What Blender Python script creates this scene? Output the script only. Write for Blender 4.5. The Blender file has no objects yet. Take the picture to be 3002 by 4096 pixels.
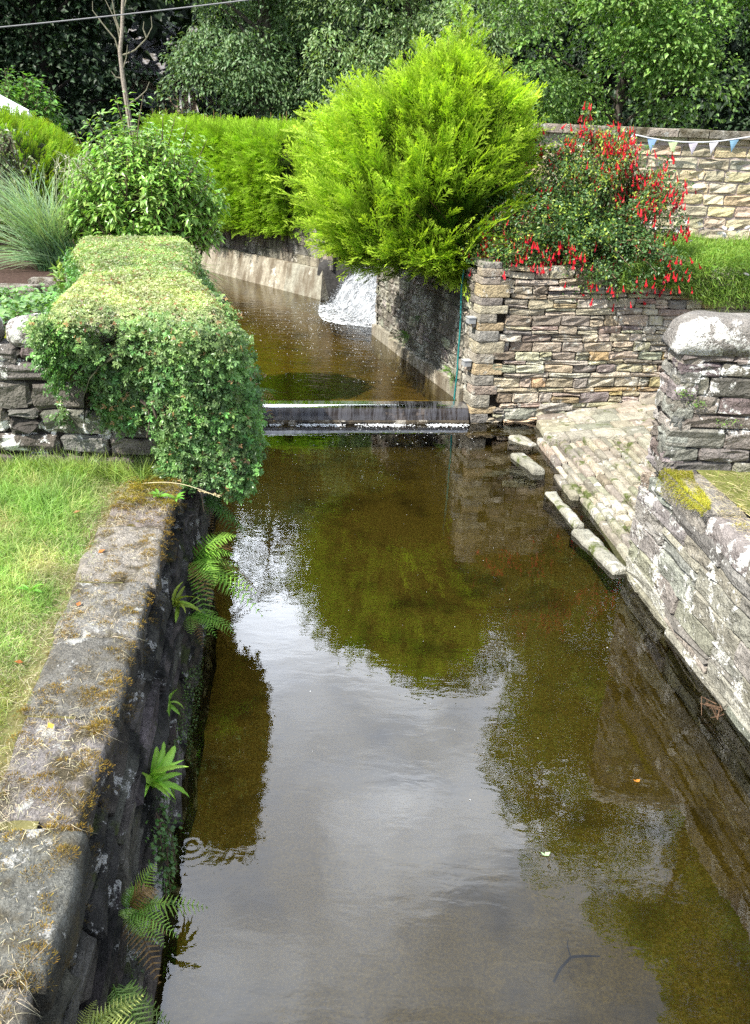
import bpy, math, numpy as np
from mathutils import Matrix
rng = np.random.default_rng(11)
A = np.array
S = bpy.context.scene
COL = S.collection
R = math.radians
U = rng.uniform

# ------------------------------------------------------------------ mesh builder
def nrm(v):
    v = np.asarray(v, float)
    return v / np.maximum(np.linalg.norm(v, axis=-1, keepdims=True), 1e-9)

def nz(p, f, seed=0, k=7):
    r = np.random.RandomState(seed)
    K = r.normal(size=(k, np.shape(p)[-1])) * f
    ph = r.uniform(0, 6.28, k)
    return np.sin(np.asarray(p) @ K.T + ph).mean(-1) * 1.6

class MB:
    def __init__(s):
        s.v, s.q, s.t, s.c, s.n = [], [], [], [], 0
    def add(s, v, q=None, t=None, col=(.5, .5, .5)):
        v = np.asarray(v, float).reshape(-1, 3)
        c = np.empty((len(v), 4)); c[:, 3] = 1; c[:, :3] = np.asarray(col, float)
        s.v.append(v); s.c.append(c)
        if q is not None and len(q): s.q.append(np.asarray(q).reshape(-1, 4) + s.n)
        if t is not None and len(t): s.t.append(np.asarray(t).reshape(-1, 3) + s.n)
        s.n += len(v)
    def build(s, name, mat, parent=None, smooth=False):
        me = bpy.data.meshes.new(name)
        v = np.concatenate(s.v) if s.v else np.zeros((0, 3))
        q = np.concatenate(s.q) if s.q else np.zeros((0, 4), int)
        t = np.concatenate(s.t) if s.t else np.zeros((0, 3), int)
        me.vertices.add(len(v)); me.vertices.foreach_set('co', v.ravel().astype(np.float32))
        me.loops.add(q.size + t.size)
        me.loops.foreach_set('vertex_index', np.concatenate([q.ravel(), t.ravel()]).astype(np.int32))
        me.polygons.add(len(q) + len(t))
        st = np.concatenate([np.arange(len(q)) * 4, q.size + np.arange(len(t)) * 3])
        me.polygons.foreach_set('loop_start', st.astype(np.int32))
        me.polygons.foreach_set('use_smooth', np.full(len(q) + len(t), smooth))
        me.update(calc_edges=True)
        a = me.color_attributes.new('Col', 'FLOAT_COLOR', 'POINT')
        a.data.foreach_set('color', np.concatenate(s.c).ravel().astype(np.float32))
        me.materials.append(mat)
        o = bpy.data.objects.new(name, me); COL.objects.link(o)
        if parent is not None: adopt(o, parent)
        return o

def adopt(o, parent):
    o.parent = parent
    M = Matrix.Identity(4); p = parent
    while p is not None:
        M = Matrix.Translation(p.location) @ M; p = p.parent
    o.matrix_parent_inverse = M.inverted()

def tag(o, label=None, cat=None, group=None, kind=None):
    if label: o['label'] = label
    if cat: o['category'] = cat
    if group: o['group'] = group
    if kind: o['kind'] = kind
    return o

def thing(name, label, cat, loc, group=None):
    o = bpy.data.objects.new(name, None); COL.objects.link(o)
    o.location = loc; o.empty_display_size = .1
    return tag(o, label, cat, group)

# ------------------------------------------------------------------ materials
def newmat(name):
    m = bpy.data.materials.new(name); m.use_nodes = True
    nt = m.node_tree; nt.nodes.clear()
    return m, nt
class N:
    """tiny node helper"""
    def __init__(s, nt): s.nt = nt
    def __call__(s, typ, ins=None, **kw):
        n = s.nt.nodes.new(typ)
        for k, v in kw.items(): setattr(n, k, v)
        for k, v in (ins or {}).items():
            if hasattr(v, 'is_output') or isinstance(v, bpy.types.NodeSocket): s.nt.links.new(v, n.inputs[k])
            else: n.inputs[k].default_value = v
        return n
    def noise(s, vec, scale, detail=4, rough=.55, dist=0):
        return s('ShaderNodeTexNoise', {'Vector': vec, 'Scale': scale, 'Detail': detail, 'Roughness': rough, 'Distortion': dist}).outputs[0]
    def ramp(s, fac, a, b, lo=(0, 0, 0, 1), hi=(1, 1, 1, 1)):
        n = s('ShaderNodeValToRGB', {'Fac': fac}); e = n.color_ramp.elements
        e[0].position, e[1].position = a, b; e[0].color, e[1].color = lo, hi
        return n.outputs[0]
    def mix(s, fac, a, b, mode='MIX'):
        n = s('ShaderNodeMix', data_type='RGBA', blend_type=mode)
        for k, v in ((0, fac), (6, a), (7, b)):
            if isinstance(v, bpy.types.NodeSocket): s.nt.links.new(v, n.inputs[k])
            else: n.inputs[k].default_value = v if k == 0 else (*v[:3], 1)
        return n.outputs[2]
    def mapv(s, vec, scale):
        return s('ShaderNodeMapping', {'Vector': vec, 'Scale': scale}).outputs[0]
    def math(s, op, a, b=0.):
        n = s('ShaderNodeMath', operation=op)
        for k, v in ((0, a), (1, b)):
            if isinstance(v, bpy.types.NodeSocket): s.nt.links.new(v, n.inputs[k])
            else: n.inputs[k].default_value = v
        return n.outputs[0]

def foliage(name, trans=.3, rough=.42, spec=.4, tint=(1.1, 1.15, .45), var=.35):
    m, nt = newmat(name); n = N(nt)
    c = n('ShaderNodeAttribute', attribute_name='Col').outputs['Color']
    geo = n('ShaderNodeNewGeometry')
    f = n.noise(geo.outputs['Position'], 3.1, 2)
    c2 = n.mix(1.0, c, n.ramp(f, .3, .7, (1 - var, 1 - var, 1 - var, 1), (1 + var, 1 + var, 1 + var * .6, 1)), 'MULTIPLY')
    p = n('ShaderNodeBsdfPrincipled', {'Base Color': c2, 'Roughness': rough, 'Specular IOR Level': spec})
    t = n('ShaderNodeBsdfTranslucent', {'Color': n.mix(1.0, c2, tint, 'MULTIPLY')})
    x = n('ShaderNodeMixShader', {0: trans, 1: p.outputs[0], 2: t.outputs[0]})
    n('ShaderNodeOutputMaterial', {0: x.outputs[0]})
    return m

def stone_mat(name, lich=.45, lichcol=(.72, .70, .64), lscale=9., bump=.6, bscale=14., stain=None, stainamt=.4, stainscale=(1, 1, 1), moss=None, mossamt=.5, rough=.9, speck=.25):
    m, nt = newmat(name); n = N(nt)
    v = n('ShaderNodeTexCoord').outputs['Object']
    c = n('ShaderNodeAttribute', attribute_name='Col').outputs['Color']
    f1 = n.noise(v, bscale * .35, 5, .6); f2 = n.noise(v, bscale * 2.2, 6, .7); f3 = n.noise(v, 120., 4, .75); vo = n('ShaderNodeTexVoronoi', {'Vector': v, 'Scale': 9., 'Detail': 3., 'Roughness': .7}).outputs['Distance']
    c = n.mix(1.0, c, n.ramp(f1, .25, .75, (.62, .6, .58, 1), (1.35, 1.33, 1.3, 1)), 'MULTIPLY')
    c = n.mix(1.0, c, n.ramp(f2, .3, .7, (1 - speck, 1 - speck, 1 - speck, 1), (1 + speck, 1 + speck, 1 + speck, 1)), 'MULTIPLY')
    c = n.mix(1.0, c, n.ramp(f3, .28, .72, (.55, .55, .55, 1), (1.45, 1.45, 1.45, 1)), 'MULTIPLY')
    if stain:
        fs = n.noise(n.mapv(v, stainscale), 2.2, 5, .6)
        c = n.mix(n.ramp(fs, .62 - stainamt * .4, .72 - stainamt * .2), c, stain)
    if moss:
        fm = n.noise(v, 3.3, 6, .65)
        c = n.mix(n.ramp(fm, .7 - mossamt * .35, .76 - mossamt * .3), c, n.mix(f2, A(moss) * .6, A(moss) * 1.5))
    if lich > 0:
        big = n.noise(v, lscale * .22, 3, .5)
        fl = n.noise(v, lscale, 7, .68, .4)
        th = n.math('ADD', n.math('MULTIPLY', fl, 1.0), n.math('MULTIPLY', n.math('SUBTRACT', big, .5), 0.9)); th = n.math('ADD', th, n.math('MULTIPLY', n.math('SUBTRACT', f3, .5), .28))
        c = n.mix(n.ramp(th, .72 - lich * .3, .76 - lich * .3), c, n.mix(f2, A(lichcol) * .8, A(lichcol) * 1.12))
    h = n.math('ADD', n.math('ADD', n.math('MULTIPLY', f2, .4), n.math('MULTIPLY', f3, .16)), n.math('ADD', n.noise(v, bscale, 6, .65), n.math('MULTIPLY', vo, .55)))
    b = n('ShaderNodeBump', {'Strength': min(1., bump * 1.15), 'Distance': .04, 'Height': h})
    p = n('ShaderNodeBsdfPrincipled', {'Base Color': c, 'Roughness': rough, 'Specular IOR Level': .25, 'Normal': b.outputs[0]})
    n('ShaderNodeOutputMaterial', {0: p.outputs[0]})
    return m

def plain(name, rough=.7, spec=.3, bump=0., bscale=40., metal=0., var=.15):
    m, nt = newmat(name); n = N(nt)
    v = n('ShaderNodeTexCoord').outputs['Object']
    c = n('ShaderNodeAttribute', attribute_name='Col').outputs['Color']
    f = n.noise(v, bscale, 5, .6)
    c = n.mix(1.0, c, n.ramp(f, .3, .7, (1 - var,) * 3 + (1,), (1 + var,) * 3 + (1,)), 'MULTIPLY')
    ins = {'Base Color': c, 'Roughness': rough, 'Specular IOR Level': spec, 'Metallic': metal}
    if bump: ins['Normal'] = n('ShaderNodeBump', {'Strength': bump, 'Distance': .02, 'Height': f}).outputs[0]
    n('ShaderNodeOutputMaterial', {0: n('ShaderNodeBsdfPrincipled', ins).outputs[0]})
    return m

def water_mat(name, tint, strength, scales, dist=.02, ior=1.42, ring=None, streak=None):
    m, nt = newmat(name); n = N(nt)
    v = n('ShaderNodeNewGeometry').outputs['Position']
    h = None
    for sc, amp, st in scales:
        x = n.math('MULTIPLY', n.noise(n.mapv(v, st), sc, 3, .5, .3), amp)
        h = x if h is None else n.math('ADD', h, x)
    if ring:
        d = n('ShaderNodeVectorMath', {0: v, 1: ring}, operation='DISTANCE').outputs['Value']
        w = n.math('MULTIPLY', n.math('SINE', n.math('MULTIPLY', d, 110.)), n.math('POWER', 2.718, n.math('MULTIPLY', d, -5.5)))
        h = n.math('ADD', h, n.math('MULTIPLY', w, .09))
    b = n('ShaderNodeBump', {'Strength': strength, 'Distance': dist, 'Height': h}).outputs[0]
    g = n('ShaderNodeBsdfGlossy', {'Color': (1, 1, 1, 1), 'Roughness': .015, 'Normal': b})
    t = n('ShaderNodeBsdfTransparent', {'Color': (*tint, 1)})
    fr = n('ShaderNodeFresnel', {'IOR': ior, 'Normal': b}).outputs[0]
    x = n('ShaderNodeMixShader', {0: fr, 1: t.outputs[0], 2: g.outputs[0]}).outputs[0]
    if streak:
        fs = n.ramp(n.noise(n.mapv(v, streak[0]), streak[1], 5, .7), streak[2], streak[2] + .12)
        w = n('ShaderNodeBsdfPrincipled', {'Base Color': (.14, .14, .155, 1), 'Roughness': .3})
        x = n('ShaderNodeMixShader', {0: n.math('MULTIPLY', fs, streak[3]), 1: x, 2: w.outputs[0]}).outputs[0]
    n('ShaderNodeOutputMaterial', {0: x})
    return m

# ------------------------------------------------------------------ geometry helpers
def frames(d, hint):
    d = nrm(d); x = nrm(np.cross(d, hint)); n = np.cross(x, d)
    return np.stack([x, d, n], -1)

def inst(mb, T, pos, d, hint, scale, col, col2=None):
    """T = (verts, quads, tris, g): copies of a small template; local Y runs along d; g blends col -> col2"""
    tv, tq, tt, g = T
    k = len(pos)
    if k == 0: return
    M = frames(d, hint)
    scale = np.asarray(scale, float)
    sv = tv[None] * (scale[:, None, None] if scale.ndim == 1 else scale[:, None, :])
    v = np.einsum('kij,knj->kni', M, sv) + np.asarray(pos)[:, None, :]
    col = np.broadcast_to(np.asarray(col, float), (k, 3))
    if col2 is None: c = np.repeat(col[:, None], len(tv), 1)
    else:
        col2 = np.broadcast_to(np.asarray(col2, float), (k, 3))
        c = col[:, None] * (1 - g[None, :, None]) + col2[:, None] * g[None, :, None]
    off = (np.arange(k) * len(tv))[:, None, None]
    q = (tq[None] + off).reshape(-1, 4) if len(tq) else None
    t = (tt[None] + off).reshape(-1, 3) if len(tt) else None
    mb.add(v.reshape(-1, 3), q, t, c.reshape(-1, 3))

def T_leaf(w=.5, fold=.12, curl=-.1):
    v = A([[0, 0, 0], [-w / 2, .4, fold], [0, 1, curl], [w / 2, .4, fold], [0, .45, 0]])
    return v, np.zeros((0, 4), int), A([[0, 4, 1], [1, 4, 2], [0, 3, 4], [4, 3, 2]]), A([0, .5, 1, .5, .3])
def T_rhomb(w=.5, fold=.1):
    v = A([[0, 0, 0], [-w / 2, .45, fold], [0, 1, 0], [w / 2, .45, fold]])
    return v, np.zeros((0, 4), int), A([[0, 2, 1], [0, 3, 2]]), A([0, .5, 1, .5])
def T_lobed():
    V, F, G = [], [], []
    for a, l, w in ((0, 1, .42), (.95, .72, .36), (-.95, .72, .36)):
        c, s = math.cos(a), math.sin(a); b = len(V)
        for x, y, z in ((0, .0, 0), (-w / 2, .62 * l, .07), (0, l, -.08), (w / 2, .62 * l, .07)):
            V.append((x * c + y * s, -x * s + y * c, z)); G.append(y)
        F += [(b, b + 2, b + 1), (b, b + 3, b + 2)]
    return A(V, float), np.zeros((0, 4), int), A(F), A(G)
def T_spray(seed, pairs=6, sub=2):
    r = np.random.RandomState(seed); V, Q, G = [], [], []
    def twig(b, d, l, w, g0, g1):
        d = d / np.linalg.norm(d); s = np.cross(d, [0, 0, 1]); s = s / np.linalg.norm(s) * w / 2
        i = len(V)
        V.extend([b - s * .6, b + d * l * .55 - s + A([0, 0, -.01]), b + d * l + A([0, 0, -.03 * l]), b + d * l * .55 + s]); G.extend([g0, (g0 + g1) / 2, g1, (g0 + g1) / 2]); Q.append((i, i + 1, i + 2, i + 3))
    ax = lambda t: A([.06 * math.sin(3 * t + seed), t, .10 * t - .16 * t * t])
    twig(ax(0), A([0, 1, 0.]), 1.02, .032, 0, 1)
    for i in range(pairs):
        t = .12 + .8 * i / (pairs - 1) + r.uniform(-.04, .04)
        for sg in (-1, 1):
            l = .46 * (1 - .68 * t) * r.uniform(.7, 1.25); a = r.uniform(.38, .66)
            d = A([sg * math.sin(a), math.cos(a), r.uniform(-.15, .25)])
            twig(ax(t), d, l, .034, t * .7, min(1, t + .35))
            for j in range(sub):
                u = (j + .8) / (sub + .8); sd = 1 if j % 2 else -1
                e = A([d[0] - sd * .55 * d[1], d[1] + sd * .55 * d[0], d[2] + r.uniform(-.2, .2)])
                twig(ax(t) + d * l * u, e, l * .5 * (1.1 - u * .5), .028, t * .7 + .1, min(1, t + .4))
    return A(V, float), A(Q), np.zeros((0, 3), int), A(G)
def T_blade(n=3, w=.05, bend=.5):
    V, Q, G = [], [], []
    for i in range(n + 1):
        t = i / n; ww = w * (1 - t * .85)
        V += [(-ww / 2, t * (1 - .25 * bend * t), -bend * t * t), (ww / 2, t * (1 - .25 * bend * t), -bend * t * t)]; G += [t, t]
    for i in range(n): Q.append((2 * i, 2 * i + 1, 2 * i + 3, 2 * i + 2))
    return A(V, float), A(Q), np.zeros((0, 3), int), A(G)

def tube(mb, pts, rad, ns=7, col=(.2, .17, .14), cap=True):
    pts = np.asarray(pts, float); n = len(pts)
    rad = np.broadcast_to(np.asarray(rad, float), (n,))
    d = nrm(np.gradient(pts, axis=0)); up = np.where(np.abs(d[:, 2:3]) > .9, A([[1., 0, 0]]), A([[0, 0, 1.]]))
    up = np.broadcast_to(A([1., .3, 0]) if abs(d[:, 2]).mean() > .7 else A([0, .2, 1.]), d.shape)
    x = nrm(np.cross(d, up)); y = np.cross(d, x)
    a = np.linspace(0, 2 * np.pi, ns, endpoint=False)
    v = pts[:, None] + rad[:, None, None] * (np.cos(a)[None, :, None] * x[:, None] + np.sin(a)[None, :, None] * y[:, None])
    i, j = np.meshgrid(np.arange(n - 1), np.arange(ns), indexing='ij'); k = (j + 1) % ns
    q = np.stack([i * ns + j, i * ns + k, (i + 1) * ns + k, (i + 1) * ns + j], -1).reshape(-1, 4)
    v = v.reshape(-1, 3); t = []
    if cap:
        v = np.vstack([v, pts[:1], pts[-1:]])
        t = [(j, n * ns, (j + 1) % ns) for j in range(ns)] + [((n - 1) * ns + j, (n - 1) * ns + (j + 1) % ns, n * ns + 1) for j in range(ns)]
        t = [(a_, c_, b_) for a_, b_, c_ in t]
        if isinstance(col, np.ndarray) and col.ndim == 2: col = np.vstack([np.repeat(col, ns, 0), col[:1], col[-1:]])
    mb.add(v, q, t, col)

def box(mb, lo, hi, col=(.5, .5, .5), M=None):
    x0, y0, z0 = lo; x1, y1, z1 = hi
    v = A([[x0, y0, z0], [x1, y0, z0], [x1, y1, z0], [x0, y1, z0], [x0, y0, z1], [x1, y0, z1], [x1, y1, z1], [x0, y1, z1]], float)
    if M is not None: v = M(v)
    mb.add(v, [(0, 3, 2, 1), (4, 5, 6, 7), (0, 1, 5, 4), (1, 2, 6, 5), (2, 3, 7, 6), (3, 0, 4, 7)], None, col)

def grid(mb, F, nu, nv, col):
    u, v = np.meshgrid(np.linspace(0, 1, nu), np.linspace(0, 1, nv), indexing='ij')
    P = F(u.ravel(), v.ravel())
    i, j = np.meshgrid(np.arange(nu - 1), np.arange(nv - 1), indexing='ij')
    q = np.stack([i * nv + j, (i + 1) * nv + j, (i + 1) * nv + j + 1, i * nv + j + 1], -1).reshape(-1, 4)
    c = col(P) if callable(col) else col
    mb.add(P, q, None, c)

def courses(L, H, hr, wr, split=.15, gap=.008, wave=0., key=None):
    out = []; z = 0.
    while z < H - .02:
        h = min(U(*hr), H - z)
        if H - z - h < hr[0] * .6: h = H - z
        s = -U(0, wr[0])
        while s < L:
            w = U(*wr) * (1.25 if h < (hr[0] + hr[1]) / 2 else .85)
            a, b = max(s, 0), min(s + w, L)
            if L - b < wr[0] * .4: b = L
            if b - a > .03:
                if U() < split and h > hr[0] * 1.4:
                    m = z + h * U(.35, .65); out += [(a, b, z, m), (a, b, m, z + h)]
                else: out.append((a, b, z, z + h))
            s = b if b == L else s + w
            if b == L: break
        z += h
    r = A(out); r[:, 0] += gap; r[:, 1] -= gap; r[:, 2] += gap * .8; r[:, 3] -= gap * .8
    return r

def stones(mb, O, Sd, Hd, Nd, rects, pal, bev=.015, rough=.012, tilt=.012, depth=.16, wave=0., colvar=.12, seed=0):
    """rough faced stones on the plane O + s*Sd + h*Hd, standing out along Nd"""
    k = len(rects); O, Sd, Hd, Nd = map(lambda x: A(x, float), (O, Sd, Hd, Nd))
    s0, s1, h0, h1 = rects.T
    b = np.minimum(bev, .28 * np.minimum(s1 - s0, h1 - h0))
    sv = np.stack([s0, s0 + b, s0 + (s1 - s0) * .36, s0 + (s1 - s0) * .68, s1 - b, s1], 1)
    hv = np.stack([h0, h0 + b, (h0 + h1) / 2, h1 - b, h1], 1)
    nu, nv = 6, 5
    s = np.repeat(sv[:, :, None], nv, 2); h = np.repeat(hv[:, None, :], nu, 1)
    edge = np.zeros((nu, nv), bool); edge[0] = edge[-1] = True; edge[:, 0] = edge[:, -1] = True
    ui = np.linspace(-.5, .5, nu)[None, :, None]; vi = np.linspace(-.5, .5, nv)[None, None, :]
    d = rng.normal(0, rough, (k, nu, nv)) + U(-1, 1, (k, 1, 1)) * tilt + ui * U(-1, 1, (k, 1, 1)) * tilt * 1.5 + vi * U(-1, 1, (k, 1, 1)) * tilt * 1.5
    d = d - edge[None] * (b[:, None, None] * U(.7, 1.6, (k, nu, nv)))
    js = rng.normal(0, 1, (k, nu, nv)) * b[:, None, None] * .32; jh = rng.normal(0, 1, (k, nu, nv)) * b[:, None, None] * .32
    for iu in (0, -1):
        for iv in (0, -1):
            js[:, iu, iv] += (1 if iu == 0 else -1) * b * .5; jh[:, iu, iv] += (1 if iv == 0 else -1) * b * .5
    s = s + js; h = h + jh
    if wave:
        h = h + wave * nz(np.stack([s, h], -1), 2.2, seed + 5)
    P = O + s[..., None] * Sd + h[..., None] * Hd + d[..., None] * Nd
    ring = [(i, 0) for i in range(nu)] + [(nu - 1, j) for j in range(1, nv)] + [(i, nv - 1) for i in range(nu - 2, -1, -1)] + [(0, j) for j in range(nv - 2, 0, -1)]
    ri = A([a * nv + c for a, c in ring]); nr = len(ri)
    P = P.reshape(k, nu * nv, 3)
    back = P[:, ri] - depth * Nd - (d.reshape(k, -1)[:, ri])[..., None] * Nd
    V = np.concatenate([P, back], 1); m = nu * nv + nr
    i, j = np.meshgrid(np.arange(nu - 1), np.arange(nv - 1), indexing='ij')
    q = np.stack([i * nv + j, (i + 1) * nv + j, (i + 1) * nv + j + 1, i * nv + j + 1], -1).reshape(-1, 4)
    rr = np.arange(nr); q2 = np.stack([ri, nu * nv + rr, nu * nv + (rr + 1) % nr, ri[(rr + 1) % nr]], -1)
    q = np.vstack([q, q2])
    if np.dot(np.cross(Sd, Hd), Nd) < 0: q = q[:, ::-1]
    pal = A(pal); c = pal[rng.integers(0, len(pal), k)] * (1 + rng.normal(0, colvar, (k, 1))) * (1 + rng.normal(0, .04, (k, 3)))
    mb.add(V.reshape(-1, 3), (q[None] + (np.arange(k) * m)[:, None, None]).reshape(-1, 4), None, np.repeat(np.clip(c, .01, 1), m, 0))

def backing(mb, O, Sd, Hd, Nd, L, H, d0=.05, th=.35, col=(.05, .045, .04), lo=-.6):
    O, Sd, Hd, Nd = map(lambda x: A(x, float), (O, Sd, Hd, Nd))
    M = lambda v: O + v[:, :1] * Sd + v[:, 2:3] * Hd - v[:, 1:2] * Nd
    v0 = mb.n
    box(mb, (0.015, d0, lo), (L - .015, d0 + th, H - .02), col, M)

def slab(mb, c4, z0, z1, nu=10, nv=8, rough=.012, rnd=.05, col=(.25, .24, .23), seed=0, crown=0., side=1.):
    """a weathered flat stone: c4 = four xy corners in order, rounded top edges"""
    c4 = A(c4, float)
    def bil(u, v): return (c4[0][None] * ((1 - u) * (1 - v))[:, None] + c4[1][None] * (u * (1 - v))[:, None] + c4[2][None] * (u * v)[:, None] + c4[3][None] * ((1 - u) * v)[:, None])
    lu = np.linalg.norm(c4[1] - c4[0]); lv = np.linalg.norm(c4[3] - c4[0])
    def sp(n, L):
        e = min(.3, rnd / L); return np.concatenate([[0, e * .3, e], np.linspace(e, 1 - e, n)[1:-1], [1 - e, 1 - e * .3, 1]])
    us, vs = sp(nu, lu), sp(nv, lv); nu, nv = len(us), len(vs)
    u, v = np.meshgrid(us, vs, indexing='ij'); u, v = u.ravel(), v.ravel()
    xy = bil(u, v)
    e = np.minimum(np.minimum(u, 1 - u) * lu, np.minimum(v, 1 - v) * lv); t = np.clip(1 - e / rnd, 0, 1)
    z = z1 - rnd * (1 - np.sqrt(np.clip(1 - t * t, 0, 1))) * .85
    p3 = np.column_stack([xy, z])
    z = z + rough * (nz(p3 * 1., 5., seed) + .5 * nz(p3, 14., seed + 1) + .25 * nz(p3, 33., seed + 3)) + crown * (1 - (2 * v - 1) ** 2)
    wob = rough * 1.2 * nz(p3, 9., seed + 2) * (t > .2)
    cen = c4.mean(0); dirn = nrm(xy - cen)
    xy = xy + dirn * wob[:, None]
    P = np.column_stack([xy, z])
    i, j = np.meshgrid(np.arange(nu - 1), np.arange(nv - 1), indexing='ij')
    q = np.stack([i * nv + j, (i + 1) * nv + j, (i + 1) * nv + j + 1, i * nv + j + 1], -1).reshape(-1, 4)
    ring = A([i * nv for i in range(nu)] + [(nu - 1) * nv + j for j in range(1, nv)] + [i * nv + nv - 1 for i in range(nu - 2, -1, -1)] + [j for j in range(nv - 2, 0, -1)])
    nr = len(ring); n0 = len(P); L = [P]; last = ring; off = n0
    for f in (.35, .7, 1.):
        B = P[ring].copy(); B[:, 2] = P[ring, 2] * (1 - f) + z0 * f
        w = rough * 1.3 * nz(B, 8., seed + 7); B[:, :2] += nrm(B[:, :2] - cen) * w[:, None]
        L.append(B); k = np.arange(nr); nxt = off + k
        q = np.vstack([q, np.stack([last, nxt, off + (k + 1) % nr, last[(k + 1) % nr]], -1)]); last = nxt; off += nr
    area = np.cross(c4[1] - c4[0], c4[3] - c4[0])
    if area < 0: q = q[:, ::-1]
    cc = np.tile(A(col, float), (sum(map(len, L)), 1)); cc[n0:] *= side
    mb.add(np.vstack(L), q, None, cc)

def sheet(name, poly, z, mat, col=(.3, .3, .3), kind='structure'):
    m = MB(); p = A(poly, float); n = len(p)
    zz = np.full(n, z) if np.isscalar(z) else A(z)
    me = bpy.data.meshes.new(name)
    me.from_pydata([(a, b, c) for (a, b), c in zip(p, zz)], [], [tuple(range(n))])
    a = me.color_attributes.new('Col', 'FLOAT_COLOR', 'POINT')
    a.data.foreach_set('color', np.tile(A([*col, 1.]), n).astype(np.float32))
    me.materials.append(mat); me.update()
    if me.polygons[0].normal.z < 0: me.flip_normals()
    o = bpy.data.objects.new(name, me); COL.objects.link(o)
    return tag(o, kind=kind)

def lerp(a, b, t): return a + (b - a) * t
def jit(c, k, s=.2, h=.08):
    return np.clip(A(c) * (1 + rng.normal(0, s, (k, 1))) * (1 + rng.normal(0, h, (k, 3))), .004, 1)
def rdir(k): return nrm(rng.normal(size=(k, 3)))

# ================================================================== materials
M_leaf = foliage('leaf_hedge', .25, .38, .5)
M_con = foliage('conifer_needles', .46, .6, .2, (1.05, 1.15, .4), .25)
M_shrub = foliage('shrub_leaf', .3, .36, .5)
M_tree = foliage('tree_leaf', .36, .42, .4)
M_shaded = foliage('shaded_tree_leaf', .15, .5, .3)
M_grass = foliage('grass_blade', .35, .5, .3, (1.1, 1.1, .5), .3)
M_straw = foliage('dry_straw', .15, .6, .25, (1, 1, .9), .2)
M_fern = foliage('fern_frond', .38, .45, .35, (1.1, 1.1, .4), .2)
M_moss = foliage('moss_tuft', .1, .9, .05, (1, 1, .5), .35)
M_petal = foliage('petal', .3, .5, .3, (1, 1, 1), .1)
M_bark = plain('bark', .9, .15, .8, 18., var=.4)
M_paint = plain('white_paint', .45, .4, var=.05)
M_cloth = foliage('cloth', .3, .8, .1, (1, 1, 1), .05)
M_plastic = plain('plastic', .4, .4, var=.08)
M_glass = plain('dark_glass', .1, .6, var=.05)
M_dry = stone_mat('dry_stone', .28, (.55, .52, .44), 16., .8, 20., speck=.22)
M_old = stone_mat('old_mortared_stone', .42, (.50, .49, .42), 10., .8, 16., stain=(.12, .11, .085), stainamt=.40, stainscale=(1.2, 1.2, .35), speck=.25)
M_white = stone_mat('lichen_stone', .40, (.76, .75, .69), 15., .8, 14., moss=(.20, .19, .05), mossamt=.25, speck=.3)
M_pier = stone_mat('weathered_pier_stone', .42, (.82, .81, .76), 9.5, .8, 20., speck=.3)
M_cap = stone_mat('lichen_coping', .70, (.74, .73, .68), 9., 1.,  24., speck=.35)
M_lwall = stone_mat('dark_damp_stone', .42, (.40, .40, .38), 8., .9, 15., stain=(.012, .012, .011), stainamt=.45, stainscale=(1.5, 1.5, .5), moss=(.05, .06, .02), mossamt=.35, speck=.35)
M_cop = stone_mat('grey_coping', .16, (.46, .455, .42), 14., .8, 34., stain=(.085, .07, .04), stainamt=.36, stainscale=(2.2, 2.2, 2.2), speck=.42)
M_slip = stone_mat('slipway_stone', .35, (.52, .50, .43), 9., .6, 22., moss=(.09, .11, .03), mossamt=.40, speck=.22)
M_conc = stone_mat('stained_concrete', .2, (.5, .47, .40), 6., .35, 30., stain=(.035, .03, .024), stainamt=.42, stainscale=(2.2, 2.2, .18), speck=.15)
M_plinth = stone_mat('concrete_plinth', .25, (.56, .52, .44), 5., .35, 30., stain=(.16, .13, .09), stainamt=.45, stainscale=(1.5, 1.5, .25), speck=.15)
M_block = stone_mat('rock_faced_block', .12, (.6, .56, .48), 9., .55, 12., speck=.15)
M_mort = plain('mortar', .9, .1, .4, 60., var=.1)
M_soil = plain('soil', 1., .05, 1., 25., var=.45)

def bed_material():
    m, nt = newmat('stream_bed'); n = N(nt)
    v = n('ShaderNodeNewGeometry').outputs['Position']
    c = n.mix(n.ramp(n.noise(v, 55., 3, .6), .35, .68), (.175, .125, .034), (.43, .315, .10))
    c = n.mix(n.ramp(n.noise(v, 1.3, 5, .65), .50, .66), c, (.13, .095, .035))
    vor = n('ShaderNodeTexVoronoi', {'Vector': v, 'Scale': 26.}); pick = n.ramp(vor.outputs['Distance'], .12, .2, (1, 1, 1, 1), (0, 0, 0, 1))
    sel = n.ramp(n('ShaderNodeSeparateColor', {0: vor.outputs['Color']}).outputs[0], .90, .92)
    c = n.mix(n.math('MULTIPLY', pick, sel), c, (.30, .21, .08))
    b = n('ShaderNodeBump', {'Strength': .6, 'Distance': .03, 'Height': n.noise(v, 22., 5, .7)}).outputs[0]
    n('ShaderNodeOutputMaterial', {0: n('ShaderNodeBsdfPrincipled', {'Base Color': c, 'Roughness': .9, 'Specular IOR Level': .1, 'Normal': b}).outputs[0]})
    return m
M_bed = bed_material()
M_water = water_mat('stream_water', (.84, .79, .50), .17, [(1.3, 1.0, (.8, .9, 1)), (6.5, .32, (.6, 1.3, 1)), (22., .03, (.6, 1.3, 1))], .02, 1.6, ring=(-1.08, 4.02, 0))
M_pool = water_mat('pool_water', (.50, .46, .27), .42, [(3.2, .8, (.8, 1.6, 1)), (11., .5, (.7, 1.5, 1)), (40., .12, (1, 1, 1))], .02, 1.5)
M_weir = water_mat('weir_sheet', (.40, .37, .36), .22, [(9., .5, (3., .3, .3)), (30., .2, (3, .3, .3))], .02, 1.4, streak=((7., .7, .7), 2.6, .44, .34))
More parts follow.
